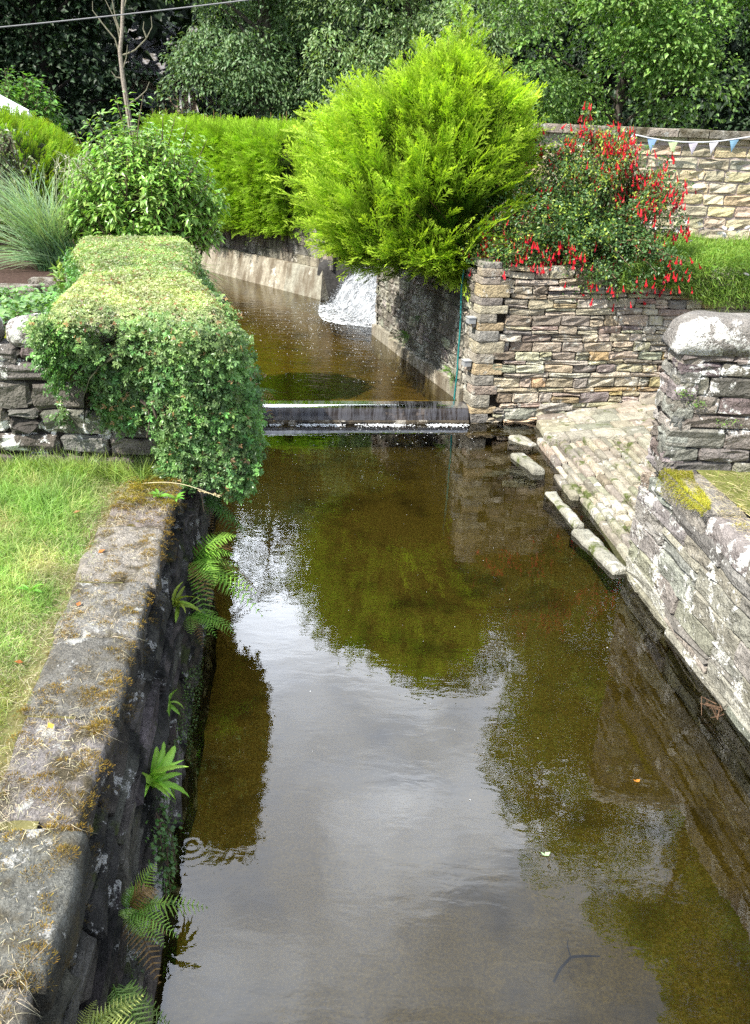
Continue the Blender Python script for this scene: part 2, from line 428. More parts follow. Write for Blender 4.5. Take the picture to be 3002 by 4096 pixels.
M_foam = plain('white_foam', .55, .4, .4, 30., var=.06)
M_lawn = plain('lawn_earth', 1., .05, .6, 12., var=.4)

# ================================================================== setting
CAM_H = 4.2
xe = lambda y: -1.165 - (np.asarray(y, float) - 2.04) * .112          # stream-side edge of the left coping
xr = lambda y: 2.62 + (7.83 - np.asarray(y, float)) * .115            # stream-side face of the right wall
sheet('ground', [(-400, -150), (400, -150), (400, 700), (-400, 700)], -.95, M_soil, (.07, .06, .04))
bedo = MB()
grid(bedo, lambda u, v: np.column_stack([lerp(-3.2, 4.6, u), lerp(-4, 12.75, v), -.36 + .05 * nz(np.column_stack([lerp(-3, 4, u), lerp(-4, 13, v)]), .9, 3) - .05 * np.sin(u * 3.14) + .31 * (lambda p, q: p * p * (3 - 2 * p) * q * q * (3 - 2 * q))(np.clip((lerp(-3.2, 4.6, u) - 1.45) / 1.1, 0, 1), np.clip((lerp(-4, 12.75, v) - 6.6) / 2., 0, 1))]), 50, 90, (.2, .15, .06))
tag(bedo.build('stream_bed', M_bed, smooth=True), kind='structure')
sheet('pool_bed', [(-12, 12.5), (3, 12.5), (3, 30), (-12, 30)], -.12, M_bed)
sheet('stream_water', [(-3.2, -4), (4.6, -4), (4.6, 13.0), (-3.2, 13.0)], 0., M_water)
w0, w1 = A([-2.25, 12.37]), A([1.385, 12.80])                       # weir crest line
sheet('pool_water', [tuple(w0 + (0, .28)), tuple(w1 + (0, .28)), (1.9, 13.4), (2.6, 14), (2.6, 22.5), (-3, 27), (-12, 31), (-12, 14)], .25, M_pool)
sheet('lawn', [(xe(-6) - .2, -6), (xe(7.3) - .2, 7.3), (-40, 7.3), (-40, -6)], [1.285, 1.285, 1.5, 1.5], M_lawn, (.13, .12, .05))
sheet('garden_soil', [(-1.95, 7.3), (-2.4, 10), (-3.6, 13), (-5.8, 16.5), (-9.5, 21.5), (-60, 60), (-60, 7.3)], 2.12, M_soil, (.075, .05, .04))
sheet('right_lawn', [(xr(-6) + .3, -6), (2.95, 7.5), (30, 7.5), (30, -6)], [1.32, 1.38, 1.5, 1.4], M_lawn, (.13, .14, .04))
sheet('flower_bed_soil', [(1.6, 12.9), (0.1, 17.6), (2.6, 17.9), (60, 18.5), (60, 17.5), (8.5, 14.3)], 2.28, M_soil, (.06, .045, .03))
sheet('wood_floor', [(2.0, 22.2), (-1.2, 21.4), (-4.9, 25.0), (-10, 29), (-60, 60), (-300, 300), (300, 300), (60, 18.6), (4, 18.4)], 1.72, M_soil, (.035, .035, .018))

# ------------------------------------------------------------------ left retaining wall
PAL_DARK = [(.075, .072, .066), (.055, .052, .048), (.10, .095, .086), (.08, .073, .06), (.125, .118, .108)]
lw = thing('retaining_wall', 'dark damp retaining wall with flat grey coping, beside the lawn on the left bank', 'wall', (-1.3, 4.5, -.4))
m = MB()
y0, y1 = -2., 7.2
for k, (a, b) in enumerate([(y0, y1)]):
    O = A([xe(a) + .235, a, -.42]); Sd = nrm(A([xe(b) - xe(a), b - a, 0])); Hd = nrm(A([-.20, 0, 1.7])); Nd = nrm(np.cross(Sd, Hd))
    stones(m, O, Sd, Hd, Nd, courses(np.hypot(xe(b) - xe(a), b - a), 1.56, (.10, .24), (.35, .95), .2, .006), PAL_DARK, .022, .016, .02, .2, .02)
    backing(m, O, Sd, Hd, Nd, 9.3, 1.55, .06, .4, (.025, .023, .02))
m.build('wall_face', M_lwall, lw)
joints = [-2., -.6, .55, 1.62, 2.12, 2.85, 3.62, 4.35, 5.05, 5.9, 6.55, 7.2]
for i in range(len(joints) - 1):
    m = MB(); a, b = joints[i] + .017, joints[i + 1] - .017; o1, o2 = U(-.045, .02, 2); dz = U(-.028, .018)
    inn = .46 + U(-.06, .08)
    slab(m, [(xe(a) + .02 + o1, a), (xe(b) + .02 + o2, b), (xe(b) - inn, b), (xe(a) - inn, a)], 1.10, 1.31 + dz, 22, 14, .017, .045, jit((.215, .205, .19), 1, .14, .03)[0], 40 + i, 0., .35)  # shade on the slab sides is put into their darker colour
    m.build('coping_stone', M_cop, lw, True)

def tufts(mb, centres, rad, nb, ln, c1, c2, flat=.6, up=1.):
    T = T_blade(2, .16, .35)
    for c, r in zip(centres, rad):
        k = int(nb * (r / .05) ** 2) + 12
        a = U(0, 6.28, k); q = np.sqrt(U(0, 1, k))
        p = np.column_stack([np.cos(a) * q * r, np.sin(a) * q * r * U(.7, 1.2), (1 - q * q) * r * flat * .8]) + c
        d = nrm(np.column_stack([np.cos(a) * q * 1.2, np.sin(a) * q * 1.2, np.full(k, .9 * up)]) + rng.normal(0, .35, (k, 3)))
        inst(mb, T, p, d, rdir(k), U(.6, 1.3, k) * ln, jit(c1, k, .2), jit(c2, k, .25))

# moss cushions on the left coping
m = MB(); cs, rs = [], []
for i in range(620):
    y = U(1.2, 7.1); t = U(0, 1) ** 1.0 * .5; t = t if U() < .6 else abs(rng.normal(0, .05))
    cs.append((xe(y) - t + .0, y, 1.305 - (.03 if t < .03 else 0))); rs.append(U(.012, .03) if U() < .6 else U(.03, .065))
tufts(m, cs, rs, 110, .016, (.13, .085, .015), (.40, .27, .05))
cs = [(xe(y) - U(0, .42), y, 1.31) for y in U(6.3, 7.25, 60)]; tufts(m, cs, U(.03, .075, 60), 100, .018, (.16, .13, .02), (.40, .33, .05))
cs = [(xe(y) + .06 - .02, y, z) for y, z in zip(U(1.5, 7.1, 90), U(1.0, 1.25, 90))]; tufts(m, cs, U(.015, .035, 90), 90, .014, (.06, .045, .015), (.17, .12, .03))
tag(m.build('moss', M_moss), kind='stuff')

# dry grass clippings strewn over the coping and lawn edge
m = MB(); k = 15000
y = U(1.0, 7.2, k); t = np.where(U(0, 1, k) < .45, U(.02, .5, k), U(.3, .85, k)); dens = nz(np.column_stack([y, t]), 5., 8)
keep = dens > U(-1.1, .45, k); y, t = y[keep], t[keep]; k = len(y)
p = np.column_stack([xe(y) - t, y, 1.315 + U(0, .022, k)]); a = U(0, 6.28, k)
d = np.column_stack([np.cos(a), np.sin(a) * .8, rng.normal(0, .1, k)])
inst(m, T_blade(4, .022, .9), p, d, A([0, 0, 1.]) + rng.normal(0, .5, (k, 3)), U(.03, .11, k), jit((.50, .43, .28), k, .25, .05), jit((.66, .60, .44), k, .2, .05))
for x, y_ in ((-1.72, 6.62), (-1.62, 6.85), (-1.8, 6.5)):
    pass
tag(m.build('dry_grass', M_straw), kind='stuff')

# lawn grass
m = MB(); k = 130000
y = U(1.8, 7.15, k); t = .33 + U(0, 1, k) ** 1.3 * 3.0
d0 = nz(np.column_stack([y, t]), 2.6, 21); d1 = nz(np.column_stack([y, t]), 9., 22)
keep = (t > .37 + .14 * d0 + U(0, .2, k)); y, t, d0, d1 = y[keep], t[keep], d0[keep], d1[keep]; k = len(y)
zz = np.where(t < .5, 1.312, 1.285 + .012 * t)
p = np.column_stack([xe(y) - t, y, zz])
dirv = nrm(np.column_stack([rng.normal(.12, .5, k), rng.normal(-.1, .5, k), U(.25, 1.1, k)]))
ln = np.clip(U(.03, .10, k) * (1 + .7 * d0 + .3 * d1), .02, .2) * np.clip((t - .35) * 2.2, .35, 1.15)
mixc = np.clip(.62 + .5 * d1 + .35 * d0 + (t - 1.1) * .35 + rng.normal(0, .25, k), 0, 1)[:, None]
yel = ((y < 3.9) & (U(0, 1, k) < .6))[:, None]
c1 = lerp(A([.48, .45, .25]), A([.19, .35, .085]), mixc); c1 = np.where(yel, lerp(c1, A([.22, .22, .03]), .6), c1)
inst(m, T_blade(3, .055, .55), p, dirv, rdir(k) + A([0, 0, .3]), np.column_stack([ln * U(.7, 1.2, k) * .9 + .012, ln, ln]), c1 * U(.6, 1.1, (k, 1)), c1 * A([1.6, 1.5, 1.4]) * U(.8, 1.2, (k, 1)))
# longer tufts at the foot of the cross wall
k = 2600; xx = np.clip(rng.normal(-2.55, .45, k), -3.9, -2.0); yy = 7.02 - np.abs(rng.normal(0, .13, k))
inst(m, T_blade(4, .03, .5), np.column_stack([xx, yy, np.full(k, 1.29)]), nrm(np.column_stack([rng.normal(0, .4, k), rng.normal(-.25, .3, k), U(.5, 1, k)])), rdir(k), U(.06, .26, k), jit((.16, .26, .05), k), jit((.34, .46, .12), k))
tag(m.build('grass', M_grass), kind='stuff')

# weeds growing in the coping joints
def weed(x, y, z, n, ln, label, col=(.15, .34, .05)):
    t = thing('weed_rosette', label, 'weed', (x, y, z), 'weeds on the left coping')
    for i in range(n):
        mm = MB(); a = i * 2.4 + U(-.3, .3)
        d = A([[math.cos(a), math.sin(a), U(.5, 1.1)]])
        inst(mm, T_strap(U(.2, .28), 6, .5), A([[x, y, z]]), d, A([[0, 0, 1.]]) + rng.normal(0, .1, (1, 3)), A([ln * U(.7, 1.1)]), jit(col, 1), jit(A(col) * 1.5, 1))
        mm.build('leaf', M_fern, t, True)
def T_strap(w=.14, n=12, bend=.7, wav=.0):
    V, Q, G = [], [], []
    for i in range(n + 1):
        t = i / n; ww = w * (math.sin(math.pi * min(1, t * .86 + .13)) ** .6) * (1 if t < .97 else .25)
        y = t * (1 - .3 * bend * t); z = .25 * t - bend * t * t
        for j, s in enumerate((-.5, -.2, .2, .5)):
            V.append((s * ww, y, z + (.06 * ww / w if abs(s) > .3 else 0) + wav * math.sin(i * 2.1 + j) * (abs(s) > .3))); G.append(min(1, t * .6 + .5 * (abs(s) < .3)))
    for i in range(n):
        for j in range(3): Q.append((4 * i + j, 4 * i + j + 1, 4 * i + j + 5, 4 * i + j + 4))
    return A(V, float), A(Q), np.zeros((0, 3), int), A(G)
weed(-1.80, 6.45, 1.31, 7, .13, 'small green dock rosette on the coping near the hedge, left of its twin')
weed(-1.65, 6.42, 1.31, 6, .13, 'small green dock rosette on the mossy coping edge above the drop to the water')
weed(-2.25, 4.85, 1.31, 6, .12, 'broad-leaved weed low in the lawn edge beside the coping')

# fallen leaves
def fallen(x, y, z, s, label, col, a):
    mm = MB(); inst(mm, T_leaf(.75, .1, .12), A([[x, y, z]]), A([[math.cos(a), math.sin(a), .12]]), A([[0.1, 0, 1.]]), A([s]), col, A(col) * 1.3)
    inst(mm, T_blade(2, .05, .2), A([[x, y, z]]), A([[-math.cos(a), -math.sin(a), .1]]), A([[0, 0, 1.]]), A([s * .4]), A(col) * .6)
    tag(mm.build('fallen_leaf', M_petal), label, 'leaf', 'fallen leaves on the left bank')
fallen(-1.60, 3.47, 1.335, .05, 'yellow orange fallen leaf lying alone on the bare coping', (.62, .35, .05), 2.4)
fallen(-1.98, 5.42, 1.325, .055, 'curled orange leaf on dry grass clippings by the coping', (.45, .17, .04), .6)
fallen(-1.88, 4.68, 1.325, .045, 'small rusty leaf on the straw beside the coping', (.40, .16, .05), 1.5)
fallen(-1.98, 4.05, 1.325, .05, 'dark orange leaf at the mossy lawn edge', (.34, .12, .03), 3.4)
fallen(-2.35, 6.0, 1.36, .055, 'pinkish brown leaf lying in the lawn grass', (.42, .2, .1), .3)
fallen(-1.86, 7.0, 1.325, .06, 'yellow leaf in the litter below the hawthorn hedge', (.6, .42, .08), .9)

# ------------------------------------------------------------------ ferns on the left wall
def frond(mb, root, d, ln, droop, col, col2, npin=15, wid=.36):
    """one arching fern frond: rachis with tapering pinnae made of small pinnules"""
    d = nrm(d); side = nrm(np.cross(d, [0, 0, 1.])); up = np.cross(side, d)
    t = np.linspace(0, 1, 14)
    pts = root + d * (t * ln)[:, None] + A([0, 0, -1.]) * (droop * ln * t ** 2)[:, None]
    tube(mb, pts, .0035 * (1 - .8 * t), 4, A(col) * .7)
    for i in range(npin):
        u = .12 + .86 * i / (npin - 1)
        b = root + d * (u * ln) + A([0, 0, -1.]) * (droop * ln * u * u)
        tan = nrm(d + A([0, 0, -2 * droop * u])); nup = np.cross(side, tan)
        L = wid * ln * (math.sin(math.pi * (.14 + .86 * u) ** .75) ** .8 + .05) * .66 * U(.88, 1.1); W_ = .74 * ln / npin * (1.05 - .5 * u)
        for sg in (-1, 1):
            pd = nrm(side * sg + tan * U(.35, .5) + nup * U(-.10, .14)); k = 9; v = np.linspace(0, 1, k)
            w = W_ * (1 - v) ** .7 * np.where(np.arange(k) % 2, .62, 1.0); w[0] *= .6
            mid = b + pd * (v * L)[:, None] - nup * (.20 * L * v * v)[:, None]
            P = np.stack([mid - tan * (w * .5)[:, None] - nup * (w * .18)[:, None], mid, mid + tan * (w * .5)[:, None] - nup * (w * .18)[:, None]], 1).reshape(-1, 3)
            q = [(3 * j + c, 3 * j + c + 1, 3 * j + c + 4, 3 * j + c + 3) for j in range(k - 1) for c in (0, 1)]
            mb.add(P, q, None, lerp(A(col), A(col2), u * .6 + .3 * np.repeat(v, 3)[:, None]) * U(.8, 1.2))

def fern(root, n, ln, label, col=(.18, .40, .05), col2=(.36, .58, .10), az=(-70, 70), el=(-10, 60), droop=(.3, .8), group='ferns rooted in the left wall', name='fern', npin=15):
    root = A(root, float); t = thing(name, label, 'fern', root, group)
    for i in range(n):
        mm = MB(); a = R(lerp(az[0], az[1], (i + .5) / n + U(-.06, .06))); e = R(U(*el))
        d = A([math.cos(a) * math.cos(e), math.sin(a) * math.cos(e), math.sin(e)])
        br = U() < .14; br = br and npin > 12 and label[:4] != 'pale'; frond(mm, root + rng.normal(0, .012, 3), d, ln * U(.6, 1.18), U(*droop) * (1.5 if br else 1), A([.22, .13, .05]) if br else jit(col, 1, .2)[0], A([.38, .24, .09]) if br else jit(col2, 1, .2)[0], npin)
        mm.build('frond', M_fern, t)
def hart(root, n, ln, label, w=.16, az=(-80, 110), el=(-25, 75), col=(.22, .44, .06)):
    root = A(root, float); t = thing('harts_tongue_fern', label, 'fern', root, 'strap-leaved ferns on the left wall')
    for i in range(n):
        mm = MB(); a = R(lerp(az[0], az[1], (i * .618) % 1)); e = R(U(*el))
        d = A([[math.cos(a) * math.cos(e), math.sin(a) * math.cos(e), math.sin(e)]])
        inst(mm, T_strap(w * U(.75, 1.1), 16, U(.3, 1.1), .022), root[None] + rng.normal(0, .006, (1, 3)), d, A([[.2, -.2, 1.]]) + rng.normal(0, .25, (1, 3)), A([ln * U(.65, 1.1)]), jit(col, 1, .15), jit(A(col) * A([1.35, 1.25, 1.2]), 1, .15))
        mm.build('frond', M_fern, t, True)
wx = lambda y, z: float(xe(y)) + .05 + .1176 * (1.25 - z)
fern((wx(6.35, .75), 6.35, .75), 25, .57, 'largest green fern clump spilling from the wall over bright water', az=(-85, 70), el=(-5, 60), droop=(.35, .9))
fern((wx(5.95, .50), 5.95, .50), 8, .40, 'green fern with drooping fronds just below the largest clump', az=(-80, 60), el=(-20, 35), droop=(.4, .9))
fern((wx(2.98, .62), 2.98, .62), 12, .34, 'bright lacy fern on the shaded wall, second from the bottom edge', (.16, .32, .05), (.32, .46, .09), (-75, 75), (0, 65), (.2, .7))
fern((wx(2.62, .62), 2.62, .58), 7, .36, 'grey-green fern hanging limply at the waterline', (.15, .27, .06), (.28, .38, .11), (-80, 10), (-30, 30), (.4, .9))
fern((wx(2.18, .88), 2.18, .88), 8, .30, 'pale yellow fern with browning tip at the bottom of the picture', (.32, .40, .07), (.52, .54, .16), (-80, 80), (5, 60), (.2, .6))
fern((wx(7.75, .75), 7.75, .75), 9, .42, 'dark fern drooping beneath the near end of the hedge', (.07, .19, .04), (.13, .28, .06), (-85, 50), (-20, 30), (.4, .9))
fern((-1.86, 11.75, .62), 9, .55, 'fern peeping out beside the hedge above the weir', (.10, .24, .04), (.20, .38, .08), (-85, 40), (-5, 45), (.3, .8), npin=14)
hart((wx(3.82, .62), 3.82, .66), 15, .30, 'largest strap-leaved fern, a starburst of pale fronds halfway down the wall')
hart((wx(5.42, .88), 5.42, .90), 8, .24, 'yellowing strap-leaved fern high on the wall under the coping', .17, col=(.27, .38, .05))
hart((wx(4.64, .62), 4.64, .62), 6, .15, 'smallest strap-leaved fern between the two larger ones', .19)
# trailing wall plant under the strap fern
m = MB(); k = 260; yy = rng.normal(3.72, .14, k); z_ = U(.05, .55, k)
inst(m, T_rhomb(.8, .1), np.column_stack([[wx(a, b) + .03 for a, b in zip(yy, z_)], yy, z_]) + rng.normal(0, .02, (k, 3)), nrm(rng.normal(0, .6, (k, 3)) + A([.6, 0, -.5])), A([1., 0, .3]) + rng.normal(0, .3, (k, 3)), U(.02, .04, k), jit((.05, .12, .03), k), jit((.09, .2, .05), k))
iv = thing('ivy_trail', 'dark trailing ivy below the starburst strap fern', 'ivy', (wx(3.72, .5), 3.72, .5)); m.build('foliage', M_leaf, iv)
m = MB()
for i in range(5): tube(m, [(wx(3.72, .55) + .03, 3.72, .55), (wx(3.72, .3) + .05, 3.72 + U(-.12, .12), .3), (wx(3.72, .05) + .05, 3.72 + U(-.25, .25), .06)], .003, 4, (.1, .07, .05))
m.build('stem', M_bark, iv)
m = MB(); k = 5200; yy = U(1.6, 7.2, k); z_ = U(-.05, .45, k) ** 1.0
keep = nz(np.column_stack([yy, z_ * 2]), 3., 77) > .25; yy, z_ = yy[keep], z_[keep]; k = len(yy)
inst(m, T_rhomb(.9, .1), np.column_stack([[wx(a, b) + .025 for a, b in zip(yy, z_)], yy, z_]) + rng.normal(0, .008, (k, 3)), rdir(k), A([1., 0, .3]) + rng.normal(0, .4, (k, 3)), U(.008, .018, k), jit((.05, .10, .02), k), jit((.08, .15, .03), k))
tag(m.build('liverwort', M_leaf), kind='stuff')

# ------------------------------------------------------------------ left cross wall and hawthorn hedge
PAL_CROSS = [(.14, .13, .12), (.11, .10, .09), (.19, .175, .155), (.16, .15, .13)]
cw = thing('garden_wall', 'dark old stone garden wall with white lichen running left from under the hawthorn hedge', 'wall', (-3.5, 7.3, 1.2))
m = MB(); O = A([-7.5, 7.1, 1.15]); rc = courses(5.6, 1.22, (.15, .26), (.3, .8), .1, .011)
stones(m, O, (1, 0, 0), (0, 0, 1), (0, -1, 0), rc, PAL_CROSS, .03, .014, .02, .2, .012)
backing(m, O, (1, 0, 0), (0, 0, 1), (0, -1, 0), 5.6, 1.2, .06, .4, (.03, .027, .022))
m.build('wall_face', M_pier, cw)
def boulder(mb, c, r, col, seed, nu=18, nv=11, sq=2.6, lump=.1):
    u, v = np.meshgrid(np.linspace(0, 2 * np.pi, nu, endpoint=False), np.linspace(-np.pi / 2, np.pi / 2, nv), indexing='ij')
    d = np.stack([np.cos(v) * np.cos(u), np.cos(v) * np.sin(u), np.sin(v)], -1).reshape(-1, 3)
    k = (np.abs(d) ** sq).sum(1) ** (-1 / sq)
    p = d * k[:, None]; p = p * (1 + lump * nz(p, 1.7, seed) + lump * .4 * nz(p, 4.5, seed + 1))[:, None]
    i, j = np.meshgrid(np.arange(nu), np.arange(nv - 1), indexing='ij'); i2 = (i + 1) % nu
    q = np.stack([i * nv + j, i2 * nv + j, i2 * nv + j + 1, i * nv + j + 1], -1).reshape(-1, 4)
    mb.add(p * A(r) + A(c), q, None, col)
for i, (x, w, h) in enumerate([(-7.1, .36, .15), (-6.35, .34, .16), (-5.6, .36, .14), (-4.85, .33, .17), (-4.15, .32, .15), (-3.52, .24, .19), (-2.98, .24, .15), (-2.5, .2, .13), (-2.1, .18, .13)]):
    m = MB(); boulder(m, (x, 7.3, 2.47), (w, .2, h), jit((.21, .2, .18), 1, .1, .02)[0], 60 + i)
    m.build('coping_stone', M_cap, cw, True)
# a short return of the stream wall under the hedge, up to the weir and on beside the pool
m = MB()
for (a, b, h) in (((-1.72, 7.2), (-2.22, 12.2), 1.9), ((-2.22, 12.2), (-5.6, 16.3), 2.2), ((-5.6, 16.3), (-10.5, 22.8), 2.2)):
    a, b = A(a), A(b); L = np.linalg.norm(b - a); Sd = A([*(b - a) / L, 0]); Nd = np.cross(Sd, [0, 0, 1.])
    stones(m, (*a, -.3), Sd, (0, 0, 1), Nd, courses(L, h, (.14, .26), (.3, .8), .1, .01), PAL_DARK, .025, .015, .02, .2, .01)
    backing(m, (*a, -.3), Sd, (0, 0, 1), Nd, L, h, .06, .4, (.03, .03, .025))
bw = thing('bank_wall', 'dark stone bank wall below the hawthorn hedge, mostly hidden by leaves', 'wall', (-2, 10, -.3)); m.build('wall_face', M_lwall, bw)

hd = thing('hawthorn_hedge', 'clipped hawthorn hedge with flat pale top hanging over the garden wall and the stream', 'hedge', (-2.2, 8.5, 2.1))
# hedge body: axis from near end to far end; cross section is a rounded box
def hedge_pt(u, side, v):
    """u along (0..1), side in 'top','right','left','front', v across"""
    pass
ax0, ax1 = A([-1.92, 6.72]), A([-3.15, 11.1])
def hedge_axis(u): return ax0[None] + (ax1 - ax0)[None] * u[:, None]
hw = lambda u: .69 + .06 * np.sin(u * 9) + .05 * nz(u[:, None], 5, 4)
hz = lambda u: 2.80 - .035 * np.exp(-((u - .55) / .1) ** 2) + .03 * nz(u[:, None], 6, 9)
pos, nor, cl, sz = [], [], [], []
Lh = np.linalg.norm(ax1 - ax0); ad = (ax1 - ax0) / Lh; pd = A([ad[1], -ad[0]])                      # pd points to the stream
def emit(P, Nn, c, s): pos.append(P); nor.append(Nn); cl.append(c); sz.append(s)
k = 46000                                                                                             # top
u = U(.005, 1.02, k); v = U(-1, 1, k); e = np.clip((np.abs(v) - .72) / .28, 0, 1) * np.sign(v)
eu = np.clip((.07 - u) / .09, 0, 1)
b2 = hedge_axis(u) + pd[None] * (v * hw(u))[:, None]
zt = hz(u) - .17 * e * e - .20 * eu ** 2 - np.abs(rng.normal(0, .03, k)) + .025 * nz(b2, 3.2, 31)
Nn = nrm(np.column_stack([pd[0] * e - ad[0] * eu, pd[1] * e - ad[1] * eu, np.full(k, .9)]) + rng.normal(0, .45, (k, 3)))
patch = np.clip(.5 + .6 * nz(b2, 1.6, 33) + rng.normal(0, .22, k), 0, 1)[:, None]
near = np.clip(1 - u * 1.1, 0, 1)[:, None]
ctop = lerp(lerp(A([.25, .38, .13]), A([.40, .46, .21]), patch), A([.52, .49, .32]), (U(0, 1, (k, 1)) < .22) * .8)
ctop = np.where(U(0, 1, (k, 1)) < .05, A([[.36, .16, .09]]), ctop)
emit(np.column_stack([b2, zt]), Nn, ctop, U(.022, .036, k))
def sprigs(P, D, n, ln, lo, hi, c, cs_=.25):
    """short twiglets: n leaves strung along each direction D"""
    k = len(P); t = U(0, 1, (k, n, 1)) * ln * U(.5, 1.4, (k, 1, 1)); Q = (P[:, None] + D[:, None] * t + rng.normal(0, .016, (k, n, 3))).reshape(-1, 3)
    Nn = nrm(np.repeat(D, n, 0) * .5 + A([0, -.35, .75]) + rng.normal(0, .45, (k * n, 3)))
    cc = np.repeat(jit(c, k, cs_, .08), n, 0) * U(.75, 1.3, (k * n, 1)); up_ = np.clip((Q[:, 2:3] - 2.35) / .4, 0, 1) * U(0, 1, (k * n, 1)); brown_ = U(0, 1, (k * n, 1)) < .03
    cc = np.where(brown_, A([[.34, .22, .10]]), lerp(cc, A([.33, .42, .17]), up_)); emit(Q, Nn, cc, U(lo, hi, k * n) * (1 - .25 * up_[:, 0]))  # a few leaves coloured brown at random
k = 4600                                                                                              # stream side
u = U(-.02, 1.02, k); hgt = U(0, 1, k) ** .9; zlow = 1.14 + .5 * u + .14 * nz(u[:, None], 9, 12)
b2 = hedge_axis(u); bul = .14 * np.sin(np.pi * np.clip(hgt, 0, 1)) + .24 * (1 - hgt) + .10 * nz(np.column_stack([u * 4, hgt * 1.5]), 2.6, 14)
z_ = lerp(zlow, hz(u) - .12, hgt)
b2 = b2 + pd[None] * (hw(u) + bul - np.abs(rng.normal(0, .08, k)) - .16)[:, None]
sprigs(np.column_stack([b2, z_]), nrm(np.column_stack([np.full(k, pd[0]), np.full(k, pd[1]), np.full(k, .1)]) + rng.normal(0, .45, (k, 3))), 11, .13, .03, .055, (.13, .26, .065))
k = 5200                                                                                              # near face over the wall
s = U(-1.12, 1.02, k); hgt = U(0, 1, k); z_ = lerp(1.30, 2.70, hgt)
mask = nz(np.column_stack([s * 1.0, hgt * 1.0]), 4.6, 44) + .6 * nz(np.column_stack([s, hgt]), 10., 45) + rng.normal(0, .15, k)
thr = -.05 + np.clip((.15 - s) * 1.5, 0, 1.4) * 1.45 * np.clip(1.0 - hgt * 1.05, 0, 1) - .9 * hgt ** 1.6 - np.clip(s - .2, 0, 1) * .9
keep = mask > thr
s, hgt, z_, = s[keep], hgt[keep], z_[keep]; k = len(s)
yy = 7.02 - .30 * hgt ** 1.4 - .18 * np.clip(s, 0, 1) - .08 * nz(np.column_stack([s, hgt]), 5., 46) + np.abs(rng.normal(0, .09, k)) - .05
xx = -1.93 + s * .72 + .06 * np.clip(s, 0, 1)
rr = np.clip((s - .75) / .3, 0, 1); yy += rr ** 2 * .25
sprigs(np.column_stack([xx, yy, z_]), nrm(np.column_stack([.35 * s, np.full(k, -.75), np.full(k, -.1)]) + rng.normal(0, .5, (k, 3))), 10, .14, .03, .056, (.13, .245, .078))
k = 9000; u = U(0, 1, k); b2 = hedge_axis(u) - pd[None] * (hw(u) - .04 + rng.normal(0, .05, k))[:, None]       # garden side
emit(np.column_stack([b2, U(2.1, 2.68, k)]), nrm(np.column_stack([np.full(k, -pd[0]), np.full(k, -pd[1]), np.full(k, .6)]) + rng.normal(0, .5, (k, 3))), jit((.11, .24, .06), k, .25), U(.03, .05, k))
P, Nn, C, Z = map(np.concatenate, (pos, nor, cl, sz)); k = len(P)
m = MB(); t_ = nrm(np.cross(Nn, rdir(k)))
inst(m, T_lobed(), P, nrm(t_ + A([0, 0, -.15])), Nn, Z, C * U(.7, 1.15, (k, 1)), C * U(1.0, 1.5, (k, 1)))
m.build('foliage', M_leaf, hd)
m = MB()                                                                                              # twigs inside
for i in range(170):
    u = U(0, 1); a = hedge_axis(A([u]))[0]; st = A([*(a + U(-.2, .2, 2)), 2.05]); en = A([*(a + pd * U(-.7, 1.0)), U(1.5, 2.7)])
    mid = (st + en) / 2 + U(-.15, .15, 3); t = np.linspace(0, 1, 6)[:, None]
    tube(m, st * (1 - t) ** 2 + 2 * mid * t * (1 - t) + en * t * t, np.linspace(.014, .004, 6), 4, (.09, .07, .055))
for i in range(2):
    st = A([-1.92 + U(-.5, .7), 7.0, U(1.9, 2.4)]); en = A([st[0] + U(-.4, .4), U(6.72, 6.9), st[2] - U(.1, .9)]); mid = (st + en) / 2 + A([0, -.15, .1]); t = np.linspace(0, 1, 6)[:, None]
    tube(m, st * (1 - t) ** 2 + 2 * mid * t * (1 - t) + en * t * t, np.linspace(.007, .002, 6), 4, (.10, .075, .055))
m.build('twigs', M_bark, hd)
# inner shade-giving wood of the hedge
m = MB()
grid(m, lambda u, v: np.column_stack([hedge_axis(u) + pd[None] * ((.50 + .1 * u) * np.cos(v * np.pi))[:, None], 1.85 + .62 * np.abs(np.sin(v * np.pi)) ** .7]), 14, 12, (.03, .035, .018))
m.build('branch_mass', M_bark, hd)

# ------------------------------------------------------------------ things in the left garden
m = MB()
def slabthing(c, lx, ly, rot, z, label, seed):
    mm = MB(); ca, sa = math.cos(rot), math.sin(rot)
    pts = [(c[0] + x * ca - y * sa, c[1] + x * sa + y * ca) for x, y in ((-lx, -ly), (lx, -ly * .8), (lx * .95, ly), (-lx, ly * .9))]
    slab(mm, pts, z - .05, z + .06, 8, 6, .012, .025, (.33, .31, .27), seed)
    tag(mm.build('stepping_stone', M_cop, None, True), label, 'stone', 'stepping stones on the garden soil')
slabthing((-4.55, 10.75), .26, .10, -.05, 2.16, 'grey stepping stone on dark soil, middle one in front of the pampas grass', 91)
slabthing((-4.35, 11.35), .28, .10, .05, 2.15, 'grey stepping stone on dark soil, farthest, against the laurel seedling', 92)
slabthing((-4.95, 10.25), .24, .14, .1, 2.15, 'grey stepping stone at the left picture edge, nearest the ground cover', 93)
gc = thing('ground_cover_plant', 'low patch of round green leaves between the garden wall and the dark soil', 'plant', (-4.0, 9.2, 2.1))
m = MB(); k = 2600; xx = U(-5.2, -2.9, k); yy = U(8.3, 10.0, k)
zz = 2.2 + .16 * nz(np.column_stack([xx, yy]), 3., 51) * .5 + U(0, .16, k)
inst(m, T_leaf(.95, .08, -.12), np.column_stack([xx, yy, zz]), nrm(rng.normal(0, 1, (k, 3)) * A([1, 1, .3])), A([0, -.3, 1.]) + rng.normal(0, .35, (k, 3)), U(.05, .09, k), jit((.12, .27, .06), k, .2), jit((.2, .36, .1), k, .2))
m.build('foliage', M_leaf, gc)
m = MB()
